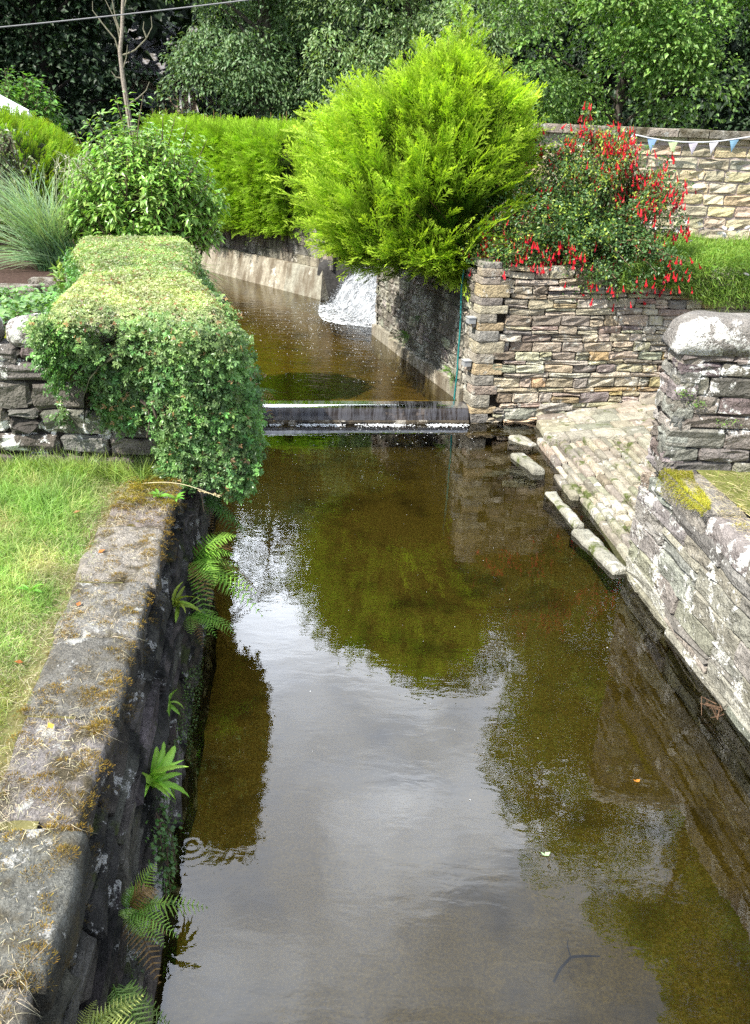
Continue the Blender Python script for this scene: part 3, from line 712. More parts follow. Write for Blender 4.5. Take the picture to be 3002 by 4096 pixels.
for i in range(90):
    x, y = U(-5.1, -3.0), U(8.4, 9.9); tube(m, [(x, y, 2.1), (x + U(-.05, .05), y, 2.22), (x + U(-.08, .08), y + U(-.08, .08), 2.3)], .004, 4, (.12, .2, .06))
tag(m.build('stem', M_bark, gc), kind='stuff')
m = MB(); k = 9000; yy = U(7.4, 8.4, k); xx = U(-7, -2.75, k)
inst(m, T_blade(2, .12, .3), np.column_stack([xx, yy, np.full(k, 2.12)]), nrm(rng.normal(0, .5, (k, 3)) + A([0, 0, .8])), rdir(k), U(.05, .12, k), jit((.20, .28, .04), k), jit((.42, .44, .07), k))
cs = [(x, 7.44, 2.5) for x in U(-3.1, -2.6, 14)]; tufts(m, cs, U(.05, .09, 14), 60, .02, (.30, .20, .02), (.62, .42, .04))
tag(m.build('mossy_turf', M_moss), kind='stuff')

def leafy(name, label, cat, base, tips, nleaf, size, T, mat, c1, c2, spread=.1, r0=.02, bow=.15, start=.35, droop=.3, group=None, up=.4, jitpos=.03, barkcol=(.12, .09, .06)):
    """stems from the base to the given tips with leaves along the outer part of each"""
    base = A(base, float); th = thing(name, label, cat, base, group); st = MB(); lf = MB()
    P, D = [], []
    for tip in tips:
        tip = A(tip, float); b = base + A([*rng.normal(0, spread, 2), 0]); mid = (b + tip) / 2 + rng.normal(0, bow, 3) + A([0, 0, .15])
        t = np.linspace(0, 1, 7)[:, None]; tube(st, b * (1 - t) ** 2 + 2 * mid * t * (1 - t) + tip * t * t, np.linspace(r0, .004, 7), 4, barkcol)
        n = nleaf; t = (start + (1 - start) * U(0, 1, n) ** .7)[:, None]
        q = b * (1 - t) ** 2 + 2 * mid * t * (1 - t) + tip * t * t
        tang = nrm(2 * (mid - b) * (1 - t) + 2 * (tip - mid) * t)
        rad = nrm(np.cross(tang, rdir(n))); q = q + rad * np.abs(rng.normal(0, 1, (n, 1))) * jitpos
        P.append(q); D.append(nrm(rad + tang * up + A([0, 0, -droop])))
    P, D = np.concatenate(P), np.concatenate(D); k = len(P)
    inst(lf, T, P, D, A([0, 0, 1.]) + rng.normal(0, .3, (k, 3)), U(size * .65, size * 1.2, k), jit(c1, k, .2), jit(c2, k, .2))
    st.build('stem', M_bark, th); lf.build('foliage', mat, th)
    return th
def dome(c, r, n, zmin=-.2, top=1.): 
    d = rdir(n * 3); d = d[d[:, 2] > zmin][:n]
    return A(c) + d * A(r) * (.72 + .28 * U(0, 1, (len(d), 1)) ** .5)
# big broad-leaved shrub with upright shoots
tips = list(dome((-3.55, 13.1, 2.95), (1.22, .95, 1.22), 330, -.45))
tips += [(-3.55 + x, 13.0 + U(-.3, .3), 4.12 + h) for x, h in ((-.75, .0), (-.5, .12), (-.3, .30), (-.05, .34), (.2, .32), (.36, .16), (.55, .08), (.75, -.02), (-.95, -.15), (.95, -.2))]
leafy('leafy_shrub', 'large rounded shrub with pointed leaves and upright shoots behind the hawthorn hedge', 'shrub', (-3.5, 13.1, 2.1), tips, 52, .115, T_leaf(.42, .08, -.22), M_shrub, (.17, .35, .07), (.38, .58, .14), .18, .02, .15, .3, .25, jitpos=.05)
# laurel seedling by the soil
leafy('laurel_seedling', 'young laurel with glossy upright leaves against the left side of the hawthorn hedge', 'shrub', (-3.62, 10.6, 2.1), dome((-3.65, 10.6, 2.25), (.45, .5, .45), 26, -.1), 11, .13, T_leaf(.38, .1, -.1), M_shrub, (.15, .30, .05), (.30, .42, .10), .008, .01, .06, .4, -.2)
leafy('woodland_edge_sapling', 'light green sapling standing between the conservatory roof and the dark wood', 'tree', (-10.6, 26, 2.1), dome((-10.3, 26, 3.6), (1.5, 1.0, 1.7), 130, -.5), 60, .17, T_leaf(.6, .1, -.2), M_tree, (.09, .22, .04), (.2, .38, .08), .15, .05, .2, .3, .2, jitpos=.14)
# pampas-like ornamental grass
pg = thing('ornamental_grass', 'fountain of arching blue-green ornamental grass at the left of the leafy shrub', 'grass plant', (-4.75, 12.6, 2.1))
m = MB(); k = 900; a = U(0, 6.28, k); e = U(.8, 1.5, k)
d = np.column_stack([np.cos(a) * np.cos(e) - .12, np.sin(a) * np.cos(e), np.sin(e)])
inst(m, T_blade(9, .014, 1.05), A([-4.7, 12.6, 2.1]) + rng.normal(0, .10, (k, 3)) * A([1.2, 1, 0]), d, np.column_stack([-np.cos(a), -np.sin(a), np.full(k, .8)]) * -1 + A([0, 0, 2.]), U(.7, 1.4, k), jit((.11, .23, .10), k), jit((.32, .47, .27), k))
m.build('blade_clump', M_grass, pg)
m = MB()
for i in range(7):
    a = U(0, 6.28); tp = A([-4.5 + U(-.25, .35), 12.7, U(3.4, 3.75)]); b = A([-4.7, 12.6, 2.1]); t = np.linspace(0, 1, 6)[:, None]; pts = b + (tp - b) * t + A([0, 0, .12]) * np.sin(t * 3.14)
    tube(m, pts, .005, 4, (.3, .33, .2)); k = 26
    inst(m, T_blade(3, .09, .5), tp + rng.normal(0, .03, (k, 3)) - A([0, 0, 1]) * U(0, .3, (k, 1)), nrm(rng.normal(0, .5, (k, 3)) + A([0, 0, .6])), rdir(k), U(.08, .15, k), (.55, .53, .42))
m.build('plume', M_straw, pg)
sg = thing('sedge_tuft', 'thin sedge tuft leaning over the pool at the far end of the hawthorn hedge', 'grass plant', (-2.75, 12.4, 2.0))
m = MB(); k = 150; a = U(-1.6, 1.2, k); e = U(.2, 1.2, k); d = np.column_stack([np.cos(a) * np.cos(e), np.sin(a) * np.cos(e), np.sin(e)])
inst(m, T_blade(8, .013, .9), A([-2.85, 12.5, 2.15]) + rng.normal(0, .06, (k, 3)), d, A([0, 0, 1.]) + rng.normal(0, .2, (k, 3)), U(.4, .85, k), jit((.14, .24, .08), k), jit((.36, .42, .18), k))
m.build('blade_clump', M_grass, sg)
m = MB(); tube(m, [(-2.8, 12.5, 2.05), (-2.75, 12.45, 2.2), (-2.7, 12.4, 2.3)], .01, 5, (.2, .2, .1)); m.build('stem', M_bark, sg)

T_SP = [T_spray(s) for s in (1, 2, 3)]
def sprays(mb, P, D, size, c1, c2):
    k = len(P); w = rng.integers(0, 3, k)
    for i in range(3):
        s = w == i
        inst(mb, T_SP[i], P[s], D[s], A([0, 0, 1.]) + rng.normal(0, .6, (s.sum(), 3)), size[s], c1[s], c2[s])
LIME1, LIME2 = A([.17, .33, .018]), A([.72, .92, .105])
# clipped domed hedge at far left
lh = thing('clipped_hedge', 'domed clipped golden-green conifer hedge at the far left below the conservatory roof', 'hedge', (-7.6, 16.8, 2.1))
m = MB(); k = 7500; d = rdir(k); d[:, 2] = np.abs(d[:, 2]) ; kk = (np.abs(d) ** 2.6).sum(1) ** (-1 / 2.6)
d2 = d * kk[:, None]; P = A([-8.2, 17.2, 2.0]) + d2 * A([2.65, 1.9, 2.12]) * (1 - np.abs(rng.normal(0, .03, (k, 1))))
sprays(m, P, nrm(d + A([0, 0, .7]) + rng.normal(0, .3, (k, 3))), U(.16, .30, k), jit((.09, .20, .015), k), jit((.36, .52, .05), k))
m.build('foliage', M_con, lh)
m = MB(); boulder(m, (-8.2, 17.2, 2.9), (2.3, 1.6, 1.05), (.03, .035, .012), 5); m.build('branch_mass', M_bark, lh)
# weeping cotoneaster in front of it
tips = [(-5.95 + U(-1.2, .75), 13.9 + U(-.6, .5), U(2.15, 3.7)) for i in range(150)]
wc = thing('weeping_shrub', 'weeping dull-green shrub with trailing fronds at the left picture edge', 'shrub', (-6.3, 14.2, 2.1))
st, lf = MB(), MB(); P, D = [], []
for i in range(190):
    top = A([-6.5 + U(-.7, .75), 14.4 + U(-.5, .4), U(3.2, 3.95)]); out = A([top[0] + U(-.45, .55), top[1] - U(.1, .6), U(2.15, 3.0)])
    b = A([-6.4 + U(-.1, .1), 14.3, 2.1]); mid = A([(top[0] + out[0]) / 2, (top[1] + out[1]) / 2, top[2] + .12]); t = np.linspace(0, 1, 8)[:, None]
    c = top * (1 - t) ** 2 + 2 * mid * t * (1 - t) + out * t * t; tube(st, np.vstack([[b, (b + top) / 2 + A([0, 0, .2])], c]), np.linspace(.016, .003, 10), 4, (.1, .08, .06))
    n = 34; t = U(0.05, 1, n)[:, None]; P.append(top * (1 - t) ** 2 + 2 * mid * t * (1 - t) + out * t * t + rng.normal(0, .035, (n, 3))); D.append(nrm(rng.normal(0, .7, (n, 3)) + A([0, 0, -.6])))
P, D = np.concatenate(P), np.concatenate(D); k = len(P)
inst(lf, T_rhomb(.45, .1), P, D, A([0, -.4, 1.]) + rng.normal(0, .4, (k, 3)), U(.05, .10, k), jit((.10, .17, .05), k), jit((.24, .30, .13), k))
st.build('stem', M_bark, wc); lf.build('foliage', M_leaf, wc)

# conservatory roof
cv = thing('conservatory', 'white glazed conservatory roof showing above the domed hedge at the left edge', 'building', (-13, 25, 1.7))
m = MB(); ap = A([-12.6, 26.0, 5.35]); ev = [(-15.6, 23.2), (-9.35, 24.2), (-10.8, 27.5), (-15.6, 28.2)]
E4 = [A([x, y, 4.12]) for x, y in ev]
for i in range(4): m.add([E4[i], E4[(i + 1) % 4], ap], None, [(0, 1, 2)], (.55, .58, .62))
m.build('roof', M_plastic, cv)
for i in range(4):
    for f in np.linspace(0, 1, 8)[:-1]:
        m = MB(); p = E4[i] * (1 - f) + E4[(i + 1) % 4] * f; tube(m, [p + A([0, 0, .05]), ap + A([0, 0, .05])], .035, 4, (.75, .76, .78)); m.build('glazing_bar', M_paint, cv)
for i in range(4):
    m = MB(); tube(m, [E4[i] - A([0, 0, .06]), E4[(i + 1) % 4] - A([0, 0, .06])], .09, 6, (.72, .73, .76)); m.build('gutter', M_paint, cv)
m = MB()
for i in range(4):
    a, b = E4[i] * A([1, 1, 0]), E4[(i + 1) % 4] * A([1, 1, 0]); m.add([a + A([0, 0, 1.7]), b + A([0, 0, 1.7]), b + A([0, 0, 4.05]), a + A([0, 0, 4.05])], [(0, 1, 2, 3)], None, (.7, .7, .72))
m.build('wall', M_paint, cv)

# ------------------------------------------------------------------ right retaining wall, ledge, cross wall
PAL_R = [(.285, .275, .235), (.245, .24, .21), (.325, .31, .26), (.21, .205, .18), (.29, .275, .215)]
rw = thing('lichen_wall', 'pale lichen-blotched retaining wall along the right bank with a mossy coping', 'wall', (2.8, 5, -.4))
m = MB(); a, b = A([xr(-2.), -2.]), A([xr(7.86), 7.86]); L = np.linalg.norm(b - a); Sd = A([*(b - a) / L, 0]); Nd = -np.cross(Sd, [0, 0, 1.])
stones(m, (*a, -.42), Sd, (0, 0, 1), Nd, courses(L, 1.60, (.12, .26), (.35, .95), .22, .003), PAL_R, .014, .012, .010, .2, .03)
backing(m, (*a, -.42), Sd, (0, 0, 1), Nd, L, 1.58, .06, .4, (.07, .065, .055))
m.build('wall_face', M_white, rw)
jn = [-2, -.9, .1, 1.2, 2.2, 3.2, 4.15, 4.95, 5.75, 6.5, 7.36]
for i in range(len(jn) - 1):
    m = MB(); a, b = jn[i] + .008, jn[i + 1] - .008; o = U(-.03, .03, 2)
    slab(m, [(xr(a) - .03 + o[0], a), (xr(b) - .03 + o[1], b), (xr(b) + .42, b), (xr(a) + .42, a)], 1.14, 1.36 + U(-.02, .02), 12, 9, .014, .06, jit((.27, .25, .22), 1, .1, .03)[0], 140 + i)
    m.build('coping_stone', M_white if i % 2 else M_pier, rw, True)
m = MB()                                                                                             # moss mat and litter on the ledge
k = 15000; yy = U(6.45, 7.36, k); t = U(-.05, .32, k); ok = t < .10 + .22 * nz(np.column_stack([yy, t]), 4., 61) + (yy - 6.45) * .12; yy, t = yy[ok], t[ok]; k = len(yy)
drop = np.clip(-t / .05, 0, 1) * U(0, .22, k) * np.clip((yy - 6.4) * 1.5, .2, 1)
p = np.column_stack([xr(yy) - .03 + np.maximum(t, -.03), yy, 1.39 - drop + .035 * nz(np.column_stack([yy, t]), 12., 62)])
inst(m, T_blade(2, .16, .5), p, nrm(np.column_stack([np.where(t < 0, -.8, -.2), rng.normal(0, .4, k), np.where(t < 0, -.5, .7)]) + rng.normal(0, .3, (k, 3))), rdir(k), U(.012, .032, k), jit((.15, .15, .015), k, .3), jit((.46, .44, .06), k, .3))
cs = [(xr(y) + U(.0, .4), y, 1.365) for y in U(3., 6.6, 50)]; tufts(m, cs, U(.03, .07, 50), 60, .02, (.18, .16, .02), (.45, .38, .05))
tag(m.build('moss_mat', M_moss), kind='stuff')
m = MB(); k = 5200; yy = U(2.5, 7.34, k); t = U(.02, .9, k)
inst(m, T_blade(3, .035, .25), np.column_stack([xr(yy) + t, yy, 1.385 + U(0, .02, k)]), np.column_stack([rng.normal(.6, .5, k), rng.normal(0, .6, k), rng.normal(0, .06, k)]), A([0, 0, 1.]) + rng.normal(0, .4, (k, 3)), U(.04, .13, k), jit((.50, .42, .22), k, .2, .05), jit((.64, .56, .34), k, .2, .05))
tag(m.build('straw_litter', M_straw), kind='stuff')
m = MB(); k = 9000; yy = U(2.5, 7.36, k); t = .38 + U(0, 1.6, k)
inst(m, T_blade(3, .055, .55), np.column_stack([xr(yy) + t, yy, np.full(k, 1.36)]), nrm(np.column_stack([rng.normal(0, .5, (k, 2)), U(.3, 1, k)])), rdir(k), U(.03, .11, k), jit((.16, .25, .04), k), jit((.34, .44, .10), k))
tag(m.build('rough_grass', M_grass), kind='stuff')
def weedr(x, y, z, n, ln, label):
    t = thing('weed_rosette', label, 'weed', (x, y, z))
    for i in range(n):
        mm = MB(); a = i * 2.4; inst(mm, T_strap(.2, 6, .5), A([[x, y, z]]), A([[math.cos(a), math.sin(a), U(.4, 1)]]), A([[0, 0, 1.]]), A([ln * U(.7, 1.1)]), jit((.2, .38, .05), 1), jit((.36, .52, .1), 1)); mm.build('leaf', M_fern, t, True)
weedr(3.14, 6.15, 1.38, 8, .14, 'bright green weed on the mossy ledge at the right picture edge')

pw = thing('boundary_wall', 'weathered stone wall end with rounded white-lichened coping at the right edge', 'wall', (3.5, 7.6, .0))
PAL_P = [(.17, .155, .14), (.13, .12, .11), (.22, .20, .175), (.19, .175, .15), (.25, .23, .2)]
m = MB(); xl = 2.63
rcf = courses(4.6, 1.18, (.12, .19), (.28, .68), .08, .005)
stones(m, (xl, 7.40, 1.30), (1, 0, 0), (0, 0, 1), (0, -1, 0), rcf, PAL_P, .020, .010, .010, .2, .008)
backing(m, (xl, 7.40, 1.30), (1, 0, 0), (0, 0, 1), (0, -1, 0), 4.6, 1.15, .05, .36, (.05, .045, .04), .0)
rcl = courses(.46, 1.18, (.12, .19), (.22, .46), .1, .004)
stones(m, (xl, 7.86, 1.30), (0, -1, 0), (0, 0, 1), (-1, 0, 0), rcl, [(.28, .26, .23), (.22, .2, .18), (.33, .31, .28)], .018, .010, .008, .2, .006)
# the far side of the wall
stones(m, (xl + 4.6, 7.86, -.3), (-1, 0, 0), (0, 0, 1), (0, 1, 0), courses(4.3, 2.7, (.12, .2), (.25, .7), .1, .012), PAL_P, .026, .01, .016, .2)
backing(m, (xl + 4.6, 7.86, -.3), (-1, 0, 0), (0, 0, 1), (0, 1, 0), 4.3, 2.7, .05, .2, (.05, .045, .04))
m.build('wall_face', M_pier, pw)
def capstone(x0, x1, col, seed, lend):
    mm = MB(); nu, nv = 26, 15
    u, v = np.meshgrid(np.linspace(0, 1, nu), np.linspace(0, np.pi, nv), indexing='ij'); u, v = u.ravel(), v.ravel()
    e = 1 - np.clip(1 - u / .28, 0, 1) ** 2.4 * lend
    sh = np.sqrt(np.clip(e, 0, 1)) if lend else np.ones_like(u)
    w = .24; yy = 7.63 - w * np.sign(np.cos(v)) * np.abs(np.cos(v)) ** .55
    zz = 2.46 + .32 * np.abs(np.sin(v)) ** .6 * (.35 + .65 * sh)
    P = np.column_stack([lerp(x0, x1, u), yy, zz]); P += nrm(P - A([0, 7.63, 2.5]) * A([0, 1, 1]) - np.column_stack([P[:, 0], 0 * u, 0 * u])) * (.028 * nz(P, 4., seed) + .014 * nz(P, 13., seed + 1))[:, None]
    i, j = np.meshgrid(np.arange(nu - 1), np.arange(nv - 1), indexing='ij')
    q = np.stack([i * nv + j, (i + 1) * nv + j, (i + 1) * nv + j + 1, i * nv + j + 1], -1).reshape(-1, 4)
    P = np.vstack([P, [P[:nv].mean(0) * A([1, 1, 1]) - A([.0, 0, .05])], [P[-nv:].mean(0)]]); n0 = nu * nv
    t = [(j, j + 1, n0) for j in range(nv - 1)] + [(nv - 1, 0, n0)] + [(n0 - nv + j + 1, n0 - nv + j, n0 + 1) for j in range(nv - 1)]
    q2 = [(i * nv, i * nv + nv - 1, (i + 1) * nv + nv - 1, (i + 1) * nv) for i in range(nu - 1)]
    mm.add(P, np.vstack([q, q2]), t, col); mm.build('coping_stone', M_cap, pw, True)
capstone(2.585, 3.62, (.26, .245, .225), 5, 1.); capstone(3.635, 4.9, (.33, .31, .29), 6, 0.); capstone(4.915, 6.3, (.35, .33, .3), 7, 0.)
m = MB()
for (x, z) in ((2.86, 2.02), (3.12, 1.85), (2.72, 2.12)):
    k = 40; inst(m, T_rhomb(.7, .1), A([x, 7.38, z]) + rng.normal(0, 1, (k, 3)) * A([.05, .012, .02]), nrm(rng.normal(0, .6, (k, 3)) + A([0, -.6, 0])), A([0, -.5, 1.]) + rng.normal(0, .4, (k, 3)), U(.015, .03, k), jit((.12, .24, .05), k), jit((.24, .38, .1), k))
m.build('crevice_plant', M_leaf, pw)

# ------------------------------------------------------------------ paved slipway and loose blocks
sl = MB()
gz = lambda x, y: np.clip((x - 2.45) * .135, 0, 1) + .02 * (y - 10) * .5
m0 = A([2.42, 8.0, -.03]); dS = nrm(A([.10, -1., 0])); 
wedge = lambda y: np.interp(y, [7.8, 8.2, 9.42, 10.41, 12.0, 13.3], [2.78, 2.70, 2.58, 2.42, 2.44, 2.5])
rec_x, palS = 0, [(.33, .30, .24), (.28, .26, .21), (.37, .34, .27), (.25, .235, .19), (.31, .28, .21)]
def paver(pts, z, th, col, seed, nu=5, nv=4, rough=.006, rnd=.02):
    slab(sl, pts, -.25, 0, nu, nv, rough, rnd, col, seed)
    v = sl.v[-1]; v[:, 2] = np.where(v[:, 2] < -.12, -.25 + 0 * v[:, 2], v[:, 2] + gz(v[:, 0], v[:, 1]) + z)
x = 2.30; c = 0
while x < 5.2:
    wd = U(.085, .13); y = 7.75 + U(0, .3)
    while y < 11.75:
        ln = U(.28, .75); xa = x + (10 - y) * .10; xb = x + (10 - y - ln) * .10
        if xa + wd * .5 > wedge(y + ln / 2) + .02 * math.sin(c):
            paver([(xa + .009, y), (xa + wd - .008, y), (xb + wd - .008, y + ln - .015), (xb + .009, y + ln - .015)], .045 + U(-.045, .04), .2, jit(palS[c % 5], 1, .18, .03)[0], c, 5, 3, .009, .026)
        y += ln; c += 1
    x += wd
y = 11.75
while y < 13.35:                                                                                      # larger flat slabs by the dry stone wall
    dy = U(.26, .36); x = wedge(y) + U(0, .05)
    while x < 5.2:
        w = U(.28, .55); sk = .14
        paver([(x + .008, y), (x + w - .008, y - sk * w * .3), (x + w - .03, y + dy - .015 - sk * w * .3), (x - .015, y + dy - .015)], .07 + U(-.012, .015), .2, jit(palS[c % 5], 1, .12, .03)[0], 500 + c, 6, 5, .008, .025)
        x += w; c += 1
    y += dy
tag(sl.build('slipway_paving', M_slip, None, True), kind='structure')
sb = MB(); sb.add([(2.5, 7.9, -.02), (6, 7.9, .42), (6, 13.6, .46), (2.5, 13.6, .0)], [(0, 1, 2, 3)], None, (.06, .06, .03)); tag(sb.build('slipway_base', M_soil), kind='structure')
def loose(p0, p1, w, h, label, seed, tilt=0.):
    mm = MB(); p0, p1 = A(p0), A(p1); d = nrm(p1 - p0); s = A([-d[1], d[0]]) * w
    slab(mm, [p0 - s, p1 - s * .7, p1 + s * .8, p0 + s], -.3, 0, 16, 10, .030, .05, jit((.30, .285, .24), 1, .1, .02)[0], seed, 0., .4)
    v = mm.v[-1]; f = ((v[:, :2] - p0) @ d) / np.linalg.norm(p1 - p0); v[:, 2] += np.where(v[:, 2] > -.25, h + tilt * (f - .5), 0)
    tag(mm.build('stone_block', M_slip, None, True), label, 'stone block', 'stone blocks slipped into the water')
loose((1.97, 11.30), (2.16, 10.62), .11, .07, 'squat grey block standing in the water, farthest out from the slipway', 201)
loose((2.05, 12.05), (2.28, 11.75), .09, .05, 'low wedge-shaped block half sunk near the dry stone wall', 202, -.05)
loose((2.22, 10.0), (2.38, 8.95), .08, .045, 'long narrow block lying in the water, middle of the slipped blocks', 203)
loose((2.36, 8.85), (2.58, 7.90), .11, .06, 'longest and nearest block, touching the lichen wall at the waterline', 204)

# ------------------------------------------------------------------ dry stone wall with stream wall
PAL_DRY = [(.44, .39, .28), (.38, .335, .25), (.48, .43, .32), (.35, .32, .26), (.44, .33, .18), (.33, .275, .215), (.27, .24, .215), (.50, .46, .36), (.42, .37, .29), (.40, .32, .23), (.45, .40, .30)]
dw = thing('dry_stone_wall', 'buff and ochre dry stone retaining wall facing the camera below the red fuchsia', 'wall', (3, 13, 0))
m = MB(); a = A([1.43, 12.68]); dS = nrm(A([1., .19])); L = 5.6; Sd = A([*dS, 0]); Nd = A([dS[1], -dS[0], 0]); Hd = nrm(A([-.02 * Nd[0], -.02 * Nd[1], 1.]) )
rc = courses(L, 2.38, (.065, .165), (.20, .60), .30, .005); rc = rc[(rc[:, 0] > .24) | (rc[:, 1] > .5)]; rc[:, 0] = np.maximum(rc[:, 0], .25)
rc = rc[rc[:, 1] - rc[:, 0] > .04]
stones(m, (*a, .0), Sd, Hd, Nd, rc, PAL_DRY, .016, .012, .016, .18, .03, .14)
backing(m, (*a, 0.), Sd, (0, 0, 1), Nd, L, 2.36, .09, .4, (.03, .026, .02))
m.build('wall_face', M_dry, dw)
m = MB(); zq = -.15; i = 0; sS = nrm(A([-1.58, 4.82, 0]))                                            # quoins at the corner, alternating long and short
def block(mb, O, e1, e2, e3, dims, col, seed, sq=9.):
    n_ = 7; g = np.linspace(-1, 1, n_); F_ = []
    for ax in range(3):
        for sg in (-1, 1):
            a_, b_ = np.meshgrid(g, g, indexing='ij'); p = np.zeros((n_ * n_, 3)); p[:, ax] = sg; p[:, (ax + 1) % 3] = a_.ravel(); p[:, (ax + 2) % 3] = b_.ravel()
            q_ = np.sign(p) * np.abs(np.sin(np.abs(p) * np.pi / 2)) ** .8; q_[:, ax] = sg
            k_ = (np.abs(q_) ** sq).sum(1) ** (-1 / sq); q_ = q_ * k_[:, None]
            q_ = q_ * .5 * A(dims); w_ = q_ + .010 * nz(q_ + seed, 9., seed % 1000)[:, None] * nrm(q_) + .006 * nz(q_ + seed, 26., 3)[:, None] * nrm(q_)
            P_ = A(O) + (w_[:, :1] + dims[0] / 2) * e1 + (w_[:, 1:2] + dims[1] / 2) * e2 + (w_[:, 2:] + dims[2] / 2) * e3
            ii, jj = np.meshgrid(np.arange(n_ - 1), np.arange(n_ - 1), indexing='ij'); qq = np.stack([ii * n_ + jj, (ii + 1) * n_ + jj, (ii + 1) * n_ + jj + 1, ii * n_ + jj + 1], -1).reshape(-1, 4)
            mb.add(P_, qq if sg > 0 else qq[:, ::-1], None, col)
box(m, (.03, .03, -.2), (.24, .24, 2.36), (.33, .30, .24), lambda v: A([*a, 0]) + v[:, :1] * Sd + v[:, 1:2] * sS + v[:, 2:3] * A([0, 0, 1.]))
while zq < 2.40:
    h = min(U(.09, .21), 2.44 - zq); w = (.40, .285)[i % 2] + U(-.01, .06); l = (.26, .42)[i % 2] + U(-.03, .05); i += 1
    if h < .05: break
    block(m, A([*a, zq]) + U(-.006, .006) * Nd, Sd, sS, A([0, 0, 1.]), (w, l, h - .002), jit([(.36, .33, .27), (.42, .37, .28), (.30, .28, .25), (.40, .32, .20)][i % 4], 1, .08, .02)[0], 300 + i, 14.)
    zq += h
m.build('quoin_column', M_dry, dw)
m = MB(); stones(m, A([*a, 0]) + Sd * .45 + Nd * .02, Sd, (0, 0, 1), Nd, A([[0, .62, .03, .22], [.65, 1.2, .16, .3]]), [(.34, .32, .25)], .03, .02, .02, .2); m.build('foot_stone', M_dry, dw)

stw = thing('stream_wall', 'grey mortared stone wall dropping into the pool beneath the big lime conifer', 'wall', (.6, 15, 0))
m = MB(); b = A([-.15, 17.5]); L = np.linalg.norm(b - a); Sd2 = A([*(b - a) / L, 0]); Nd2 = A([-Sd2[1], Sd2[0], 0])
rc = courses(L - .3, 2.0, (.10, .22), (.18, .5), .2, .012)
stones(m, A([*a, .28]) + Sd2 * .3, Sd2, (0, 0, 1), Nd2, rc, [(.38, .36, .30), (.32, .30, .25), (.43, .40, .33), (.28, .26, .22)], .022, .014, .014, .18, .02)
backing(m, A([*a, .28]) + Sd2 * .3, Sd2, (0, 0, 1), Nd2, L - .3, 1.98, .016, .4, (.19, .18, .15))
m.build('wall_face', M_old, stw)
m = MB(); M = lambda v: A([*a, 0]) + v[:, :1] * Sd2 + v[:, 1:2] * Nd2 + v[:, 2:3] * A([0, 0, 1.])
for s0 in np.arange(.35, L, .9): box(m, (s0, -.3, -.3), (min(s0 + .9, L), .07 + U(-.008, .008), .47 + U(-.03, .02)), jit((.30, .28, .22), 1, .08, .02)[0], M)
m.build('footing', M_plinth, stw)
m = MB(); S3 = nrm(A([3., .45, 0])); stones(m, (*b, .2), S3, (0, 0, 1), (-S3[1], S3[0], 0), courses(3., 2.0, (.1, .22), (.2, .5), .2, .01), [(.22, .21, .18)], .022, .014, .014, .18); m.build('wall_return', M_old, stw)
# hose, bracket boxes and wall ferns
m = MB(); hp = [A([*a, 0]) + Sd2 * s + Nd2 * .085 + A([0, 0, z]) for s, z in ((.52, 2.25), (.54, 1.95), (.50, 1.5), (.47, 1.1), (.46, .75), (.50, .45), (.49, .26), (.42, .16))]
hp = A(hp); t = np.linspace(0, 7, 40); hp2 = np.stack([np.interp(t, np.arange(8), hp[:, i]) for i in range(3)], 1); hp2 += (.012 * np.sin(t * 2.3))[:, None] * Sd2
tube(m, hp2, .014, 7, (.02, .20, .19)); tag(m.build('hose', M_plastic), 'thin teal hose hanging down the stream wall into the pool', 'hose')
for z, s, lab in ((1.58, .12, 'small grey box fixed high on the stream wall near the corner'), (.92, .16, 'small grey box fixed low on the stream wall near the corner')):
    t = thing('wall_box', lab, 'box', A([*a, z]) + Sd2 * s, 'grey boxes on the corner'); M = lambda v, z=z, s=s: A([*a, z]) + (v[:, :1] + s) * Sd2 + v[:, 1:2] * Nd2 + v[:, 2:3] * A([0, 0, 1.])
    m = MB(); box(m, (-.06, .02, -.04), (.06, .13, .04), (.33, .34, .34), M); m.build('housing', M_plastic, t)
    m = MB(); box(m, (-.068, .015, .042), (.068, .14, .055), (.42, .43, .43), M); m.build('lid', M_plastic, t)
    m = MB(); box(m, (-.02, .0, -.10), (.02, .05, -.042), (.25, .25, .25), M); m.build('bracket', M_plastic, t)
def wall_fern(s, z, n, ln, label, c=(.12, .25, .03)):
    root = A([*a, z]) + Sd2 * s + Nd2 * .06; az = math.degrees(math.atan2(Nd2[1], Nd2[0]))
    fern(root, n, ln, label, c, A(c) * 1.7, (az - 75, az + 75), (-15, 50), (.3, .9), 'small ferns on the stream wall', 'wall_fern', 10)
wall_fern(2.9, .72, 9, .32, 'bushiest small fern on the stream wall, just above its footing')
wall_fern(.75, .62, 7, .24, 'small fern beside the teal hose on the stream wall')
wall_fern(2.35, 1.18, 6, .17, 'tiny dark fern higher on the stream wall below the conifer', (.07, .16, .03))

# ------------------------------------------------------------------ weir, waterfall, far wall
wr = thing('weir', 'low straight weir with a thin sheet of water sliding over a dark sill', 'weir', (-.3, 12.3, -.3))
wd_ = A([*(w1 - w0), 0]) / np.linalg.norm(w1 - w0); wn = A([wd_[1], -wd_[0], 0]); Lw = np.linalg.norm(w1 - w0)
prof = A([[-.24, .247], [-.05, .246], [.03, .226], [.085, .18], [.125, .12], [.15, .06]])
def weirP(off):
    def F(u, v):
        x = np.interp(v, np.linspace(0, 1, len(prof)), prof[:, 0]); z = np.interp(v, np.linspace(0, 1, len(prof)), prof[:, 1])
        p = A([*w0, 0]) + wd_ * (u * Lw)[:, None] + wn * x[:, None]; p[:, 2] = z + off
        return p + wn * (.01 * nz((u * Lw)[:, None], 6., 3) * v)[:, None]
    return F
m = MB(); grid(m, weirP(-.022), 80, 11, (.085, .078, .068)); 
